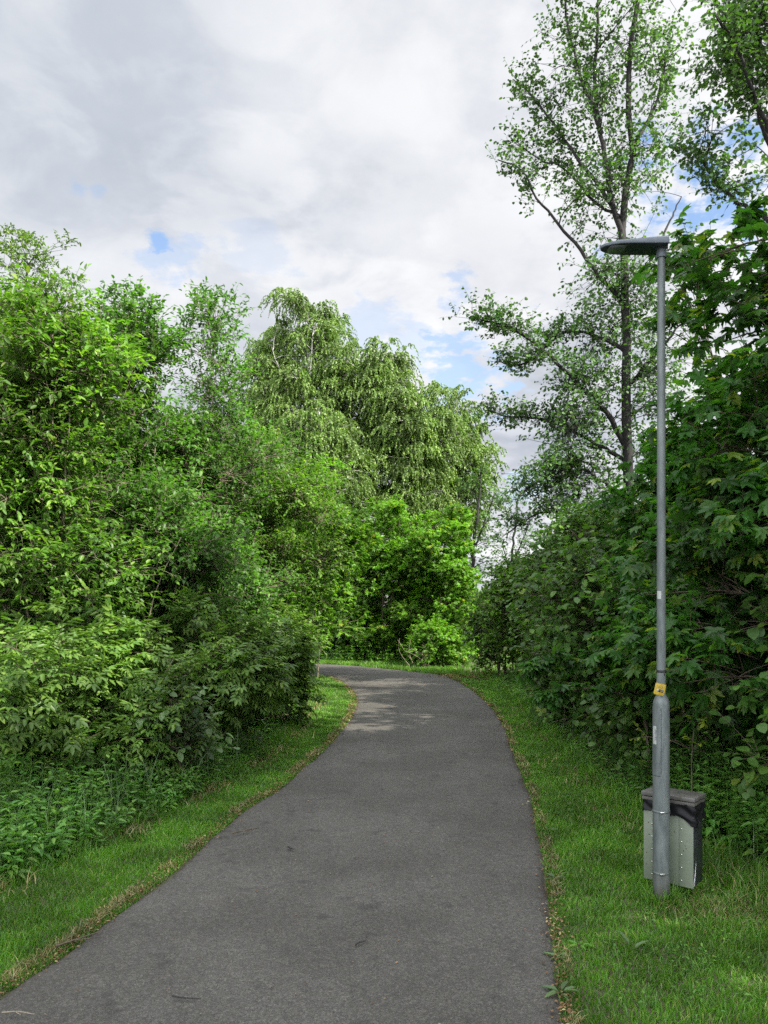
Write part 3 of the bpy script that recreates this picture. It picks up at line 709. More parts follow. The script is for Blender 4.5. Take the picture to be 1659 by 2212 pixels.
# --- left thicket, near to far
def shrub(label, x, y, top, r, low, mat, leaf, ls, seed, nst=8, ncl=520, nsub=26, grp=GL, name='shrub', cat='shrub', sr=.5, bm='pale', twigs=4, nleaf=7, tl=.34, lean=(0, 0), ry=None, shell=.33, upv=.3, extra=(), droop=.25, tilt=.55, mid=1.0):
    ry = ry or r
    r, ry, top = max(.28, r - .3), max(.28, ry - .3), top - .22
    h = top - low
    bl = [(x + lean[0] * .7, y + lean[1] * .7, low + h * .58, r * mid, ry * mid, h * .36), (x + lean[0], y + lean[1], top - h * .24, r * .72, ry * .72, h * .22), (x + lean[0] * .3, y + lean[1] * .3, low + h * .28, r * .85, ry * .85, h * .28)] + list(extra)
    ncl = int(ncl * 1.45); nsub = int(nsub * 1.25)
    return grow(name, label, cat, grp, (x, y), multi((x, y), nst, top * .78, r * .8, .022, seed, lean), bl, leaf, ls, LM[mat], BM[bm], nsub, sr, ncl, twigs, tl, nleaf, .12, upv, .7, tilt, droop, .012, shell, seed)

shrub('tall bright green broad-leaved shrub filling the left edge of the picture', PX(70, 8.6), 8.6, PZ(575, 8.6), 1.42, .7, 'willow', T_WIL, .080, 101, ncl=1100, nsub=44, shell=.42)
shrub('dark green shrub with upright shoots right of the bright left-edge shrub', PX(255, 11), 11, PZ(600, 11), 1.0, 1.0, 'alder', T_ALD, .072, 102, ncl=820, nsub=36, upv=.55)
shrub('slim airy young tree with thin top, rising above the left thicket', PX(452, 13.5), 13.5, PZ(560, 13.5), .78, 2.2, 'alder', T_WIL, .085, 103, nst=3, ncl=270, nsub=26, sr=.42, upv=.6, name='young_tree', cat='tree', tl=.4, nleaf=6, twigs=3, mid=.95)
shrub('full rounded green shrub below the slim airy tree', PX(455, 12.2), 12.2, PZ(840, 12.2), 1.35, .5, 'alder', T_ALD, .068, 104, ncl=980, nsub=38)
shrub('sunlit small-leaved shrub in front of the tall drooping birches', PX(580, 15.5), 15.5, PZ(900, 15.5), 1.45, .6, 'willow', T_ALD, .072, 105, ncl=950, nsub=36)
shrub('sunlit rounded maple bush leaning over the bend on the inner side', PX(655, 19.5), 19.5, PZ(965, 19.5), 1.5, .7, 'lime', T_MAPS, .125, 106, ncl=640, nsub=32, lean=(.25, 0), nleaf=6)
shrub('lower dark shrub hanging over the inner edge of the bend', PX(585, 20.8), 20.8, PZ(1120, 20.8), 1.3, .05, 'hazel', T_HAZ, .10, 107, ncl=420, nsub=24, nleaf=5)
shrub('dense dark shrub deep in the thicket at the left edge', PX(-40, 11.5), 12.0, PZ(800, 11.5), 1.7, .6, 'alder', T_ALD, .09, 108, ncl=640, nsub=34)
shrub('dark shrub in the shaded heart of the left thicket, behind bare pale stems', PX(290, 15.0), 15.0, PZ(900, 15.0), 2.0, .3, 'alder', T_ALD, .09, 109, ncl=900, nsub=40, nst=10)
shrub('dark shrub behind the thicket, between slim tree and sunlit bush', PX(480, 19.5), 19.5, PZ(930, 19.5), 1.7, .2, 'alder', T_ALD, .10, 110, ncl=700, nsub=34)
shrub('leafy shade shrub behind the nettles on the far left', PX(90, 8.4), 8.8, PZ(1080, 8.4), 1.1, .5, 'hazel', T_ALD, .085, 111, ncl=420, nsub=24)
shrub('leafy shrub hanging over the bare stems in the middle of the left thicket', PX(330, 9.9), 10.1, PZ(985, 9.9), 1.0, 1.0, 'alder', T_ALD, .070, 112, ncl=480, nsub=30)
shrub('leafy shrub with low branches behind the wide elder, left of the sunlit bush', PX(440, 11.6), 11.8, PZ(1090, 11.6), 1.0, .3, 'alder', T_ALD, .070, 113, ncl=520, nsub=30)
# bare pale stems seen inside the thicket
rs = np.random.default_rng(77)
for k, (X, d, lab) in enumerate([(235, 9.6, 'pale slender bare stem leaning right inside the left thicket, nearest the nettles'), (330, 10.4, 'pale bare sapling stem standing nearly upright in the dark of the left thicket'),
                                 (400, 10.9, 'thin pale stem on the right of the bare stems in the left thicket'), (150, 10.0, 'thin brown bare stem on the left of the bare stems in the left thicket')]):
    x = PX(X, d); st = []
    for j in range(3):
        f = np.array([x + rs.normal() * .22, d + rs.normal() * .25, -.05]); e = np.array([rs.normal() * .28 + .15, rs.normal() * .2, rs.uniform(2.2, 3.4)])
        st.append(([tuple(f), tuple(f + e * .4 + rs.normal(size=3) * .04), tuple(f + e * .75 + rs.normal(size=3) * .05), tuple(f + e)], rs.uniform(.008, .017), .004))
    top = 3.2
    grow('sapling', lab, 'sapling', 'bare stemmed saplings in the left thicket', (x, d), st, [(x + .2, d, 2.7, .5, .5, .7)], T_ALD, .075, LM['alder'], BM['pale' if k < 3 else 'brown'], 8, .35, 55, 3, .3, 5, seed=200 + k)
# elders
def elder(label, x, y, top, r, seed, ncl=90, ls=.215, low=.15):
    return grow('elder_bush', label, 'bush', 'elder bushes in front of the left thicket', (x, y), multi((x, y), 7, top * .8, r * .7, .016, seed),
                [(x, y, top * .62, r * .95, r * .95, top * .36), (x, y, top * .35, r * .9, r * .9, top * .3)], T_ELD, ls * .82, LM['elder'], BM['brown'], 24, .3, int(ncl * 1.7), 3, .18, 4, .1, .35, .8, .45, .0, .012, .3, seed)
elder('feathery elder bush at the left edge above the nettles', PX(10, 6.7), 6.9, PZ(1370, 6.7), .55, 301, 90)
elder('feathery elder bush behind the nettles, left of the pale stems', PX(190, 7.9), 7.9, PZ(1335, 7.9), .65, 302, 105)
elder('wide feathery elder bush in the middle of the left thicket front', PX(455, 9.2), 9.2, PZ(1300, 9.2), .72, 303, 150)
elder('feathery elder bush nearest the path where the left verge narrows', PX(525, 11.6), 11.6, PZ(1320, 11.6), .75, 304, 150, .23)
elder('darker elder bush beside the inner edge of the bend', PX(582, 14.6), 14.6, PZ(1310, 14.6), .62, 305, 110, .23)
elder('low elder bush between the nettles and the wide elder', PX(285, 7.4), 7.5, PZ(1450, 7.4), .42, 306, 50, .19)
shrub('small elm sapling with large ribbed leaves in front of the wide elder', PX(400, 7.6), 7.6, PZ(1440, 7.6), .38, .25, 'pale', tmpl_oval(.34), .095, 307, nst=3, ncl=34, nsub=8, sr=.22, twigs=2, nleaf=5, name='elm_sapling', cat='sapling', grp=None, bm='brown')
# distant airy tree, upper left
x, y = PX(30, 18), 18.5
grow('tree', 'airy pale tree rising behind the bright shrub in the upper left corner', 'tree', None, (x, y),
     [([(x, y, -.1), (x + .1, y, 4), (x + .2, y, 7.5), (x + .1, y, 9.7)], .13, .02), ([(x + .1, y, 4), (x + .5, y, 6.5), (x + .8, y, 9.3)], .07, .015)],
     [(x - .1, y, 9.7, 1.15, 1.2, 1.2), (x + .35, y, 8.5, 1.1, 1.2, 1.0), (x - .3, y, 7.6, 1.3, 1.2, 1.0)], T_WIL, .085, LM['birch'], BM['dark'], 34, .55, 260, 4, .4, 7, .25, .35, seed=401, wood='trunk', shell=.45)

# --- centre bushes beyond the bend
GC = 'maples beyond the bend'
def maple_bush(label, X, d, topY, r, seed, ncl, mat='lime', ls=.13, low=.05, X2=None):
    x = PX(X, d); top = PZ(topY, d); h = top - low
    return grow('maple_bush', label, 'bush', GC, (x, d), multi((x, d), 6, top * .85, r * .5, .03, seed),
                [(x, d, low + h * .36, r * .92, r * .92, h * .38), (x, d, low + h * .70, r * .72, r * .72, h * .28), (x, d, low + h * .10, r * .95, r * .8, h * .12)], T_MAPS, ls, LM[mat], BM['brown'], 64, .45, int(ncl * 2.4), 4, .26, 6, .1, .3, .8, .8, .3, .012, .28, seed)
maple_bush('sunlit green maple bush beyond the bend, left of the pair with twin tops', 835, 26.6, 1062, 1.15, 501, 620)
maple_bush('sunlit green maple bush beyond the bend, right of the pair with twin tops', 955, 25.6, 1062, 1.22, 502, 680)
maple_bush('shaded dark bush beyond the bend beside the white birch trunk', 742, 29.0, 1160, 1.35, 503, 520, 'hazel')
maple_bush('dark bush filling the far end where the path vanishes left', 640, 30.0, 1120, 1.7, 504, 520, 'hazel')
maple_bush('low sunlit bush at the outer edge of the bend, with brown dead stems', 945, 23.9, 1345, .62, 505, 150, 'lime', .11, .05)
maple_bush('small dark bush right of the twin maples beside the dirt gap', 1035, 28.5, 1270, .8, 506, 220, 'alder', .12, .2)
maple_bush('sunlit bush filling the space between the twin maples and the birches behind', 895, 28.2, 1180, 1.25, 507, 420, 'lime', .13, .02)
maple_bush('low shaded bush in the hollow left of the twin maples', 775, 27.4, 1300, .95, 508, 300, 'hazel', .12, .02)
mb = MB(); r = np.random.default_rng(9); x, y = PX(915, 23.4), 23.4
for k in range(14):
    f = np.array([x + r.normal() * .22, y + r.normal() * .1, 0]); e = np.array([r.normal() * .35, r.normal() * .15, r.uniform(.4, 1.0)])
    tubes(mb, resample([f, f + e * .5 + np.array([r.normal() * .12, 0, .05]), f + e], 8)[None], np.linspace(.010, .005, 8)[None], 4)
tag(mb.build('dead_stems', BM['pale'], origin=(x, y, 0)), 'tangle of brown dead stems at the outer edge of the bend', 'dead shrub')

# --- birches
GB = 'tall weeping birches behind the bend'
def birch(label, X, d, topY, wpx, botY, seed, ncl, lean=0.0, strand=1.25, ls=.12, trunkX=None, mat='birch', kk=1.0, bm='birch'):
    x = PX(X, d); top = PZ(topY, d); bot = PZ(botY, d); r = wpx * d / F; h = top - bot
    tx = PX(trunkX, d) if trunkX else x
    stems = [([(tx, d, -.1), (tx + (x - tx) * .3, d, top * .35), (x + .15, d, top * .7), (x, d, top * .98)], .17, .03)]
    rr = np.random.default_rng(seed)
    for k in range(5):
        a = rr.uniform(0, 6.28); zb = top * rr.uniform(.3, .6); e = np.array([math.cos(a) * r * .7, math.sin(a) * r * .7, top * rr.uniform(.2, .32)])
        s = np.array([tx + (x - tx) * .6, d, zb]); stems.append(([tuple(s), tuple(s + e * np.array([.55, .55, .5])), tuple(s + e)], .06, .012))
    bl = [(x, d, bot + h * .60, r * .95, r * .95, h * .30), (x, d, top - h * .20, r * .85, r * .85, h * .17), (x, d, bot + h * .30, r, r, h * .30)]
    return grow('birch_tree', label, 'tree', GB, (tx, d), stems, bl, T_Q, ls * .76, LM[mat], BM[bm], 150, .5, int(ncl * 2.7), 4, strand * .66, 22, .72, .3, .75, .8, .6, .012, .30, seed, 'trunk', False)
birch('tallest drooping birch with rounded top left of the sky gap', 662, 37.5, 622, 112, 1000, 601, 520)
birch('left flank birch half hidden by the slim airy tree', 590, 39.5, 690, 70, 1060, 602, 330)
birch('drooping birch with ragged top right of the tallest birch', 800, 37.0, 728, 108, 1120, 603, 600, trunkX=752)
birch('rounded birch at the right end of the birch group', 985, 39.0, 845, 92, 1170, 604, 470, trunkX=1000, strand=.9)
birch('birch with low hanging curtain above the twin maples', 895, 36.0, 815, 100, 1180, 605, 520, trunkX=822)
birch('birch lower left of the tallest, hanging behind the sunlit thicket', 690, 34.0, 880, 115, 1190, 606, 430, trunkX=690)
# two thin airy trees in the gap
for k, (X, d, ty, lab) in enumerate([(1028, 36, 1000, 'thin airy tree at the right end of the birches, with bare lower trunk'), (1108, 42, 1080, 'thin sparse tree standing alone in the sky gap')]):
    x = PX(X, d); top = PZ(ty, d)
    grow('thin_tree', lab, 'tree', None, (x, d), [([(x - .25, d, -.1), (x - .1, d, top * .5), (x + .25, d, top)], .13, .03), ([(x - .1, d, top * .45), (x - .6, d, top * .72)], .05, .02), ([(x, d, top * .55), (x + .9, d, top * .85)], .05, .02)],
         [(x + .1, d, top * .80, 1.2, 1.2, top * .22), (x, d, top * .5, 1.0, 1.0, top * .16)], T_Q, .13, LM['aspen'], BM['dark'], 24, .5, 110, 3, .6, 6, .3, .3, seed=701 + k, wood='trunk', limb=.02)

# --- tall trees on the right
D0 = 18.0
def line(*pts, d=D0): return [tuple(P(X, Y, d) if Y < 1400 else np.array([PX(X, d), d, -.1])) for X, Y in pts]
def limb(*pts, d=D0, dy=0.0):
    n = len(pts); return [tuple(P(X, Y, d) + np.array([0, dy * i / (n - 1), 0])) for i, (X, Y) in enumerate(pts)]
x0 = PX(1362, D0)
l1 = limb((1345, 650), (1290, 590), (1228, 510), (1160, 430), (1122, 365), (1075, 345))
l2 = limb((1350, 960), (1300, 890), (1230, 835), (1175, 790), (1085, 740), (1000, 728), dy=-1.2)
l3 = limb((1352, 760), (1300, 720), (1230, 700), (1150, 762), (1085, 752), dy=1)
l4 = limb((1356, 1000), (1280, 950), (1190, 900), (1110, 890), (1060, 870), dy=.6)
l5 = limb((1356, 1080), (1290, 1040), (1210, 1010), (1150, 1050), (1105, 1085), dy=-1.0)
l6 = limb((1322, 440), (1260, 340), (1200, 240), (1150, 160), (1120, 120), dy=.8)
l7 = limb((1352, 620), (1410, 560), (1450, 480), (1490, 400), dy=.5)
l8 = limb((1354, 840), (1420, 760), (1470, 700), (1510, 680), dy=-.6)
l9 = limb((1345, 520), (1322, 430), (1300, 300), (1286, 180), (1290, 40), (1292, -160))
l10 = limb((1362, 330), (1420, 220), (1450, 120), (1470, 40), dy=.6)
l11 = limb((1300, 290), (1250, 180), (1215, 80), (1200, -40), dy=-.7)
l12 = limb((1348, 470), (1290, 420), (1230, 330), (1190, 300), (1130, 240), dy=1.2)
l13 = limb((1356, 1120), (1270, 1110), (1180, 1100), (1100, 1150), dy=1.0)
trunk = line((1364, 1500), (1360, 1150), (1357, 950), (1352, 700), (1345, 520), (1351, 420), (1362, 300), (1354, 190), (1366, 20), (1372, -180), (1370, -420))
mains = [(trunk, .15, .02), (l9, .07, .012), (l1, .055, .012), (l2, .065, .012), (l3, .05, .012), (l4, .05, .012), (l5, .045, .012), (l6, .05, .01), (l7, .05, .012), (l8, .045, .012), (l10, .05, .01), (l11, .045, .01), (l12, .04, .008), (l13, .045, .01)]
def bl_(X, Y, rx, ry, d=D0, w=None):
    c = P(X, Y, d); k = d / F; b = (c[0], c[1], c[2], rx * k, min(1.8, rx * k), ry * k); return b + ((w,) if w else ())
grow('tall_tree', 'very tall dark trunked tree with sparse dark leaves behind the lamp post', 'tree', None, (x0, D0), mains,
     [bl_(1320, 120, 165, 190), bl_(1390, 330, 105, 120), bl_(1280, 400, 105, 130), bl_(1340, 590, 115, 120, D0, 4.5), bl_(1265, 900, 135, 120, D0, 4.5), bl_(1420, 800, 110, 220, D0, 3.5), bl_(1330, 740, 110, 120, D0, 3), bl_(1240, 1040, 115, 80, D0, 2.5), bl_(1340, -200, 150, 200), bl_(1250, 1060, 90, 70)],
     T_ROU, .084, LM['aspen'], BM['dark'], 190, .74, 1350, 4, .45, 4, .15, .2, .6, .9, .45, .012, .75, 801, 'trunk',
     limbs=[(l1[2:], 30), (l2, 100), (l3, 90), (l4, 95), (l5, 90), (l6, 56), (l12, 42), (l11, 50), (l13, 40), (l9, 40), (l10, 40)])
D1 = 13.0
k1 = limb((1700, 420), (1648, 270), (1622, 190), (1590, 80), (1560, -60), d=D1)
k2 = limb((1720, 520), (1655, 452), (1585, 385), (1545, 300), (1530, 250), d=D1, dy=.8)
k3 = limb((1700, 360), (1620, 250), (1560, 150), (1500, 110), d=D1, dy=-.8)
k4 = limb((1690, 200), (1640, 80), (1640, -80), d=D1)
t1 = line((1730, 1500), (1726, 1000), (1722, 560), (1700, 330), (1690, 100), (1700, -200), d=D1)
grow('tall_tree', 'tall sparse tree with crooked boughs in the upper right corner', 'tree', None, (PX(1730, D1), D1),
     [(t1, .13, .03), (k1, .06, .012), (k2, .05, .01), (k3, .05, .01), (k4, .05, .012)],
     [bl_(1600, 120, 110, 150, D1), bl_(1560, 300, 70, 90, D1), bl_(1680, 60, 110, 200, D1), bl_(1760, 500, 120, 260, D1), bl_(1700, -250, 160, 200, D1), bl_(1600, 420, 50, 60, D1)],
     T_ROU, .082, LM['aspen'], BM['dark'], 90, .66, 620, 4, .42, 4, .15, .2, .6, .9, .45, .012, .75, 802, 'trunk', limbs=[(k1, 45), (k2, 50), (k3, 45)])

# --- right hand bushes, near to far
GR = 'bushes on the right of the path'
def maple(label, X, d, topY, r, seed, ncl, low=.8, ls=.17, extra=(), mat='maple', ry=None, nst=4):
    x = PX(X, d); top = PZ(topY, d); h = top - low; ry = ry or r
    return grow('maple_tree', label, 'tree', 'large leaved maples on the right', (x, d), multi((x, d), nst, top * .9, r * .55, .04, seed),
                [(x, d, low + h * .35, r, ry, h * .36), (x, d, low + h * .72, r * .85, ry * .85, h * .27)] + list(extra), T_MAP, ls, LM[mat], BM['brown'], 34, .42, ncl, 3, .3, 5, .1, .15, .75, .5, .35, .013, .3, seed, 'trunk')
maple('near maple with big lobed leaves filling the right edge behind the litter bin', 1740, 5.9, 370, 1.0, 811, 520, .6, .148, [(PX(1560, 5.9), 5.7, PZ(1000, 5.9), .32, .4, .8, .25), (PX(1520, 6.0), 6, PZ(1300, 6.0), .35, .4, .5, .15), (PX(1640, 5.6), 5.6, PZ(1500, 5.6), .5, .4, .4, .2)])
maple('second maple behind the lamp post with leaves in the gap', 1640, 8.6, 830, 1.2, 812, 420, .6, .148, [(PX(1430, 8.6), 8.4, PZ(1010, 8.6), .45, .5, .8, .2), (PX(1500, 8.6), 8.5, PZ(640, 8.6), .25, .3, .35, .06)])
shrub('dark bush behind the lamp post between hazel and maples', PX(1500, 7.4), 7.4, PZ(1150, 7.4), .85, .35, 'hazel', T_HAZ, .082, 813, nst=5, ncl=230, nsub=18, grp=GR, bm='brown', nleaf=5, sr=.4)
shrub('hazel bush with round leaves left of the lamp post', PX(1345, 9.6), 9.8, PZ(1090, 9.6), 1.25, .1, 'hazel', T_HAZ, .082, 814, ncl=440, nsub=28, grp=GR, bm='brown', nleaf=5)
shrub('big dark hazel bush under the tall tree', PX(1285, 13.0), 13.2, PZ(1055, 13.0), 1.5, .1, 'hazel', T_HAZ, .082, 815, ncl=620, nsub=34, grp=GR, bm='brown', nleaf=5)
shrub('dark tall bush at the foot of the tall tree, behind the big hazel', PX(1300, 16.2), 16.4, PZ(1040, 16.2), 1.4, .3, 'alder', T_ALD, .085, 816, ncl=560, nsub=30, grp=GR, bm='brown')
shrub('bush with sunlit crown on the right where the path bends', PX(1150, 18.6), 18.8, PZ(1165, 18.6), 1.2, .1, 'willow', T_HAZ, .082, 817, ncl=560, nsub=30, grp=GR, bm='brown', nleaf=5)
shrub('low bush beside the dirt gap right of the bend', PX(1085, 20.5), 20.6, PZ(1270, 20.5), .85, .1, 'hazel', T_HAZ, .082, 818, ncl=260, nsub=20, grp=GR, bm='brown', nleaf=5)
shrub('low hazel bush at the right grass edge, midway to the bend', PX(1240, 11.2), 11.4, PZ(1330, 11.2), .62, .12, 'hazel', T_HAZ, .085, 819, ncl=200, nsub=18, grp=GR, bm='brown', nleaf=5, sr=.35)
shrub('low leafy bush at the right grass edge, behind the post', PX(1420, 7.9), 8.0, PZ(1430, 7.9), .55, .12, 'hazel', T_HAZ, .085, 820, ncl=140, nsub=14, grp=GR, bm='brown', nleaf=5, sr=.35)
shrub('dense dark bush deep behind the litter bin', PX(1640, 7.2), 7.4, PZ(1000, 7.2), 1.2, .15, 'maple', T_MAPS, .15, 821, ncl=340, nsub=24, grp=GR, bm='brown', nleaf=5)
shrub('dense dark bush deep behind the second maple', PX(1570, 11.5), 11.6, PZ(980, 11.5), 1.5, .3, 'maple', T_MAPS, .15, 822, ncl=400, nsub=30, grp=GR, bm='brown', nleaf=5)
shrub('dense dark bush deep behind the big hazel, right of the tall trunk', PX(1500, 15.5), 15.6, PZ(1010, 15.5), 1.5, .3, 'alder', T_ALD, .10, 823, ncl=520, nsub=30, grp=GR, bm='brown')
shrub('dark leafy bush at the right picture edge, level with the litter bin', 3.55, 5.0, 2.9, 1.25, .1, 'hazel', T_HAZ, .085, 824, nst=6, ncl=330, nsub=24, grp=GR, bm='brown', nleaf=5)
# low drooping maple boughs over the right verge
def bough(label, pts, seed, n, ls=.15):
    p = [tuple(v) for v in pts]; b = p[0]
    foot = (b[0] + .15, b[1] + .2)
    return grow('maple_sapling', label, 'sapling', None, foot, [([(foot[0], foot[1], -.05), (foot[0], foot[1], b[2] * .6), b] + p[1:], .018, .005)],
                [(p[-1][0], p[-1][1], p[-1][2], .12, .12, .06)], T_MAP, ls, LM['maple'], BM['brown'], 3, .12, 4, 2, .14, 4, .3, .1, .6, .35, .35, seed=seed, limbs=[(p, n)], flat=.3)
bough('low maple sapling with one leafy bough drooping over the right verge', [P(1400, 1490, 7.8), P(1330, 1440, 7.5), P(1230, 1430, 7.2), P(1140, 1450, 7.0)], 831, 17)
bough('lower drooping maple bough hanging nearest the right grass', [P(1380, 1530, 7.3), P(1320, 1495, 7.1), P(1250, 1490, 6.9), P(1175, 1510, 6.8)], 832, 12)
x, y = PX(1500, 5.6), 5.6
grow('sapling', 'slim sapling with bright yellow green leaves in the dark right of the post', 'sapling', None, (x, y), [([(x, y, 0), (x - .02, y, .6), (x + .02, y, 1.1)], .006, .003)],
     [(x - .12, y, .78, .16, .1, .12), (x + .08, y, .95, .12, .1, .1)], tmpl_oval(.3), .05, LM['yellow'], BM['brown'], 5, .1, 9, 2, .14, 5, seed=841)

# --- woods behind
def wood(name, label, spots, mat, ls, n, seed):
    r = np.random.default_rng(seed); lb = MB()
    for x, y, h, rx in spots:
        m_ = int(n * h * rx); u3 = unit(r, m_) * r.uniform(.3, 1, (m_, 1)) ** .4
        k = r.uniform(.8, 1.15, m_)
        p = np.stack([x + u3[:, 0] * rx * k, y + u3[:, 1] * rx * .8, h * .5 + u3[:, 2] * h * .5 * k], 1)
        p += unit(r, m_) * .25 * rx * r.uniform(0, 1, (m_, 1)); p[:, 2] = np.maximum(p[:, 2], .05)
        scatter(lb, T_Q, p, unit(r, m_) * np.array([1, 1, .5]) - np.array([0, 0, .2]), np.array([0, 0, 1.]) + unit(r, m_) * .8, ls * r.uniform(.6, 1.3, m_))
    return tag(lb.build(name, LM[mat]), label, 'wood', kind='stuff')
r = np.random.default_rng(55)
wood('woodland', 'dark wood filling the ground behind the thicket on the left', [(-5.5 - 3.2 * r.random() - j * 2.2, 7 + i * 3.2 + r.normal(), r.uniform(3.2, 4.3), r.uniform(1.5, 2.1)) for i in range(9) for j in range(2)], 'alder', .14, 330, 56)
wood('woodland', 'dark wood filling the ground behind the bushes on the right', [(6.0 + 3.0 * r.random() + j * 2.0, 5 + i * 2.6 + r.normal(), r.uniform(3.0, 4.4), r.uniform(1.5, 2.0)) for i in range(7) for j in range(2)], 'hazel', .14, 330, 57)
wood('woodland', 'wood standing behind the birches beyond the bend', [(-26 + i * 2.4 + r.normal() * .5, 42 + r.normal() * 1.5, r.uniform(4.2, 6.5) * (1 if -26 + i * 2.4 < 5 else .35) * (1.5 if -9 < -26 + i * 2.4 < 3.5 else 1), 2.0) for i in range(20)], 'hazel', .3, 120, 58)
wood('far_wood', 'distant low line of trees on the horizon in the sky gap', [(-60 + i * 6 + r.normal(), 95 + r.normal() * 3, r.uniform(3.6, 4.8), 4.5) for i in range(24)], 'hazel', .7, 60, 59)
# a tall tree just outside the picture on the right; its crown shades the near path
for x, y, zt, lab, sd_ in ((8.0, 3.6, 14.0, 'tall full tree outside the right edge, level with the litter bin', 851), (8.3, 9.2, 9.5, 'full tree outside the right edge, shading the middle of the path', 852), (7.6, -2.0, 14.0, 'tall full tree standing to the right behind the camera', 853)):
    grow('tall_tree', lab, 'tree', None, (x, y), [([(x, y, -.1), (x - .1, y, zt * .5), (x, y, zt * .94)], .2, .04)],
         [(x, y, zt * .74, 2.2, 3.4, zt * .26), (x, y, zt * .42, 2.0, 3.4, zt * .20)], T_ROU, .20, LM['aspen'], BM['dark'], 90, .8, {851: 1350, 852: 900, 853: 1500}[sd_], 4, .5, 6, .15, .2, seed=sd_, wood='trunk')

# ================================================================== sky, sun, camera
AZ, EL = rad(122), rad(46)
w = bpy.data.worlds.new('World'); sc.world = w; w.use_nodes = True
nt = w.node_tree; nt.nodes.clear()
out = nt.nodes.new('ShaderNodeOutputWorld')
tcn = N(nt, 'ShaderNodeTexCoord'); v = tcn.outputs['Generated']
sky = N(nt, 'ShaderNodeTexSky'); sky.sky_type = 'NISHITA'; sky.sun_disc = False; sky.sun_elevation = EL; sky.sun_rotation = AZ
sx = N(nt, 'ShaderNodeSeparateXYZ'); L(nt, v, sx.inputs[0])
zz = math_(nt, 'ADD', math_(nt, 'MAXIMUM', sx.outputs['Z'], 0.0), .22)
cv = N(nt, 'ShaderNodeCombineXYZ')
L(nt, math_(nt, 'DIVIDE', sx.outputs['X'], zz), cv.inputs[0]); L(nt, math_(nt, 'DIVIDE', sx.outputs['Y'], zz), cv.inputs[1])
cl = cv.outputs[0]
na = noise(nt, cl, 1.7, 9, .52, 0); nb = math_(nt, 'ADD', math_(nt, 'MULTIPLY', noise(nt, cl, 5.0, 8, .6, 0), .5), math_(nt, 'MULTIPLY', noise(nt, cl, 17, 8, .6, 0), .5))
ncv = N(nt, 'ShaderNodeMapping'); ncv.inputs['Location'].default_value = (7.3, 2.1, 0); L(nt, cl, ncv.inputs['Vector'])
nc_ = noise(nt, ncv.outputs[0], .85, 5, .5)
def spot(X, Y, r, soft=.5, rough=7.0):
    d = nrm(np.array([X - CX, F, YH - Y]))
    di = N(nt, 'ShaderNodeVectorMath', operation='DISTANCE'); L(nt, v, di.inputs[0]); di.inputs[1].default_value = tuple(d)
    e = math_(nt, 'ADD', di.outputs['Value'], math_(nt, 'MULTIPLY', math_(nt, 'SUBTRACT', nb, .5), r * rough))
    return maprange(nt, e, r, r * soft, 0, 1)
gap = None
for X, Y, r_, s in [(338, 512, .016, .95), (165, 402, .014, .35), (215, 412, .012, .3), (560, 535, .04, .2), (975, 632, .028, .5), (1000, 800, .065, .75), (890, 730, .045, .35), (1530, 405, .085, 1.0), (1440, 450, .05, .5), (365, 560, .035, .4), (800, 700, .035, .35), (1130, 1060, .03, .5)]:
    g = math_(nt, 'MULTIPLY', spot(X, Y, r_, .2), s)
    gap = g if gap is None else math_(nt, 'MAXIMUM', gap, g)
lum = maprange(nt, na, .36, .62, 0, 1, False)
nd = noise(nt, cl, 4.2, 9, .55, .4)
lum = math_(nt, 'ADD', math_(nt, 'MULTIPLY', math_(nt, 'ADD', math_(nt, 'MULTIPLY', lum, .62), math_(nt, 'MULTIPLY', maprange(nt, nd, .42, .58, 0, 1), .42)), .80), math_(nt, 'MULTIPLY', maprange(nt, nc_, .35, .62), .22))
ccol = ramp(nt, lum, [(0, (.185, .204, .235)), (.35, (.262, .277, .31)), (.7, (.36, .366, .382)), (1, (.435, .437, .442))])
# the broad grey patch high on the left and the bright bank left of the tall tree
for X, Y, r_, k_, c_ in ((20, 250, .40, .6, (.225, .25, .28)), (900, 60, .30, .5, (.25, .265, .29)), (960, 400, .34, .6, (.425, .427, .43)), (300, 640, .16, .5, (.37, .375, .39)),
                         (1040, 590, .10, .55, (.29, .295, .32)), (1010, 1000, .16, .4, (.27, .28, .31)), (1560, 250, .3, .6, (.43, .43, .43)), (560, 130, .10, .35, (.36, .37, .385))):
    ccol = mixc(nt, math_(nt, 'MULTIPLY', spot(X, Y, r_, .05, 1.6), k_ * .85), ccol, c_)
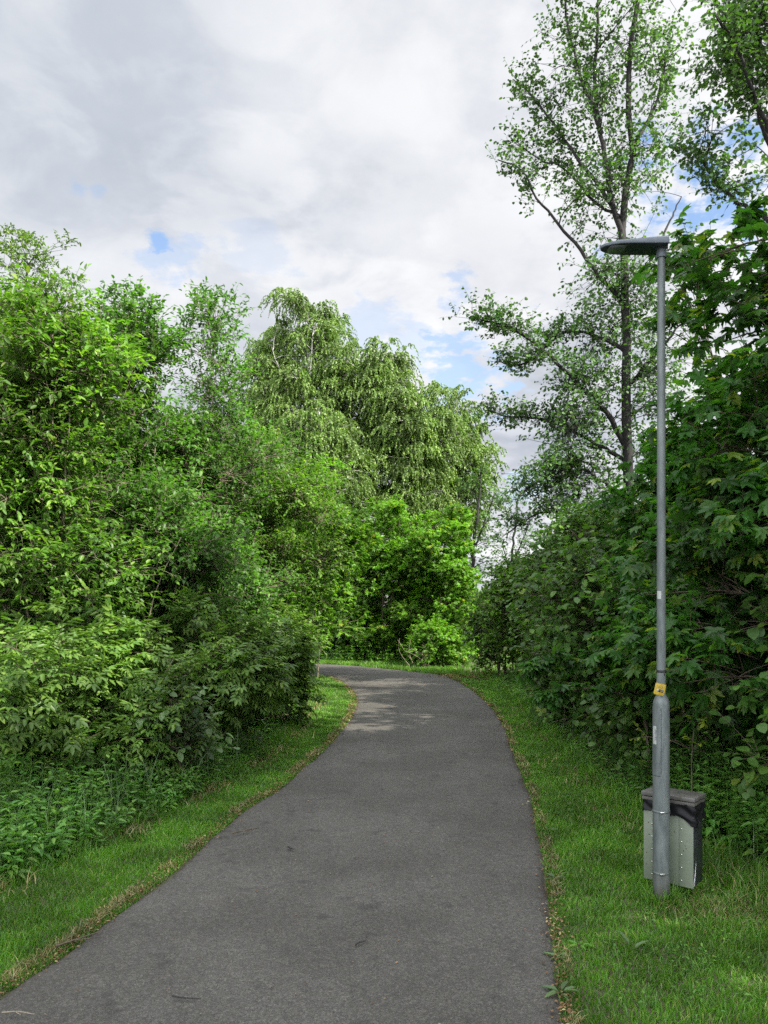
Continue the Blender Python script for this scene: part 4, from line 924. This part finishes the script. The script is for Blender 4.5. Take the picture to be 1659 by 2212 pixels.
# clouds overhead and behind the camera, out of view, are boosted for ambient light
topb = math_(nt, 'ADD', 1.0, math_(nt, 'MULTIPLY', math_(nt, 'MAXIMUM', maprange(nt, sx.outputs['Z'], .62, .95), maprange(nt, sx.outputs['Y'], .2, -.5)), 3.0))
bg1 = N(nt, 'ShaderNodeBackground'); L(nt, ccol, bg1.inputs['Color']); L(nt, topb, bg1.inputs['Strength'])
bg2 = N(nt, 'ShaderNodeBackground'); L(nt, sky.outputs['Color'], bg2.inputs['Color']); bg2.inputs['Strength'].default_value = .11
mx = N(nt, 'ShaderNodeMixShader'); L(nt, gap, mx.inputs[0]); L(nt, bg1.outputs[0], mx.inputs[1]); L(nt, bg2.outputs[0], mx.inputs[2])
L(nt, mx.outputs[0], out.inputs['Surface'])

sl = bpy.data.lights.new('sun', 'SUN'); sl.energy = 5.0; sl.angle = rad(.6); sl.color = (1, .94, .84)
so = bpy.data.objects.new('sun', sl); COL.objects.link(so)
sd = Vector((math.cos(EL) * math.sin(AZ), math.cos(EL) * math.cos(AZ), math.sin(EL)))
so.rotation_euler = sd.to_track_quat('Z', 'Y').to_euler(); so.location = (20, 0, 30)

cam = bpy.data.cameras.new('camera'); cam.sensor_fit = 'VERTICAL'; cam.sensor_height = 36; cam.lens = 36 * F / 2212
cam.shift_y = (YH - 1106) / 2212; cam.clip_end = 3000; cam.clip_start = .05
co_ = bpy.data.objects.new('camera', cam); COL.objects.link(co_); co_.location = (0, 0, H); co_.rotation_euler = (rad(90), 0, 0)
sc.camera = co_
sc.view_settings.view_transform = 'Standard'; sc.view_settings.look = 'None'; sc.view_settings.exposure = 1.3; sc.view_settings.gamma = 1
sc.render.engine = 'CYCLES'
cy = sc.cycles
cy.max_bounces = 7; cy.diffuse_bounces = 4; cy.transmission_bounces = 4; cy.glossy_bounces = 2; cy.use_denoising = False
cy.denoiser = 'OPENIMAGEDENOISE'; cy.denoising_input_passes = 'RGB_ALBEDO_NORMAL'; cy.denoising_prefilter = 'ACCURATE'
cy.sample_clamp_indirect = 6
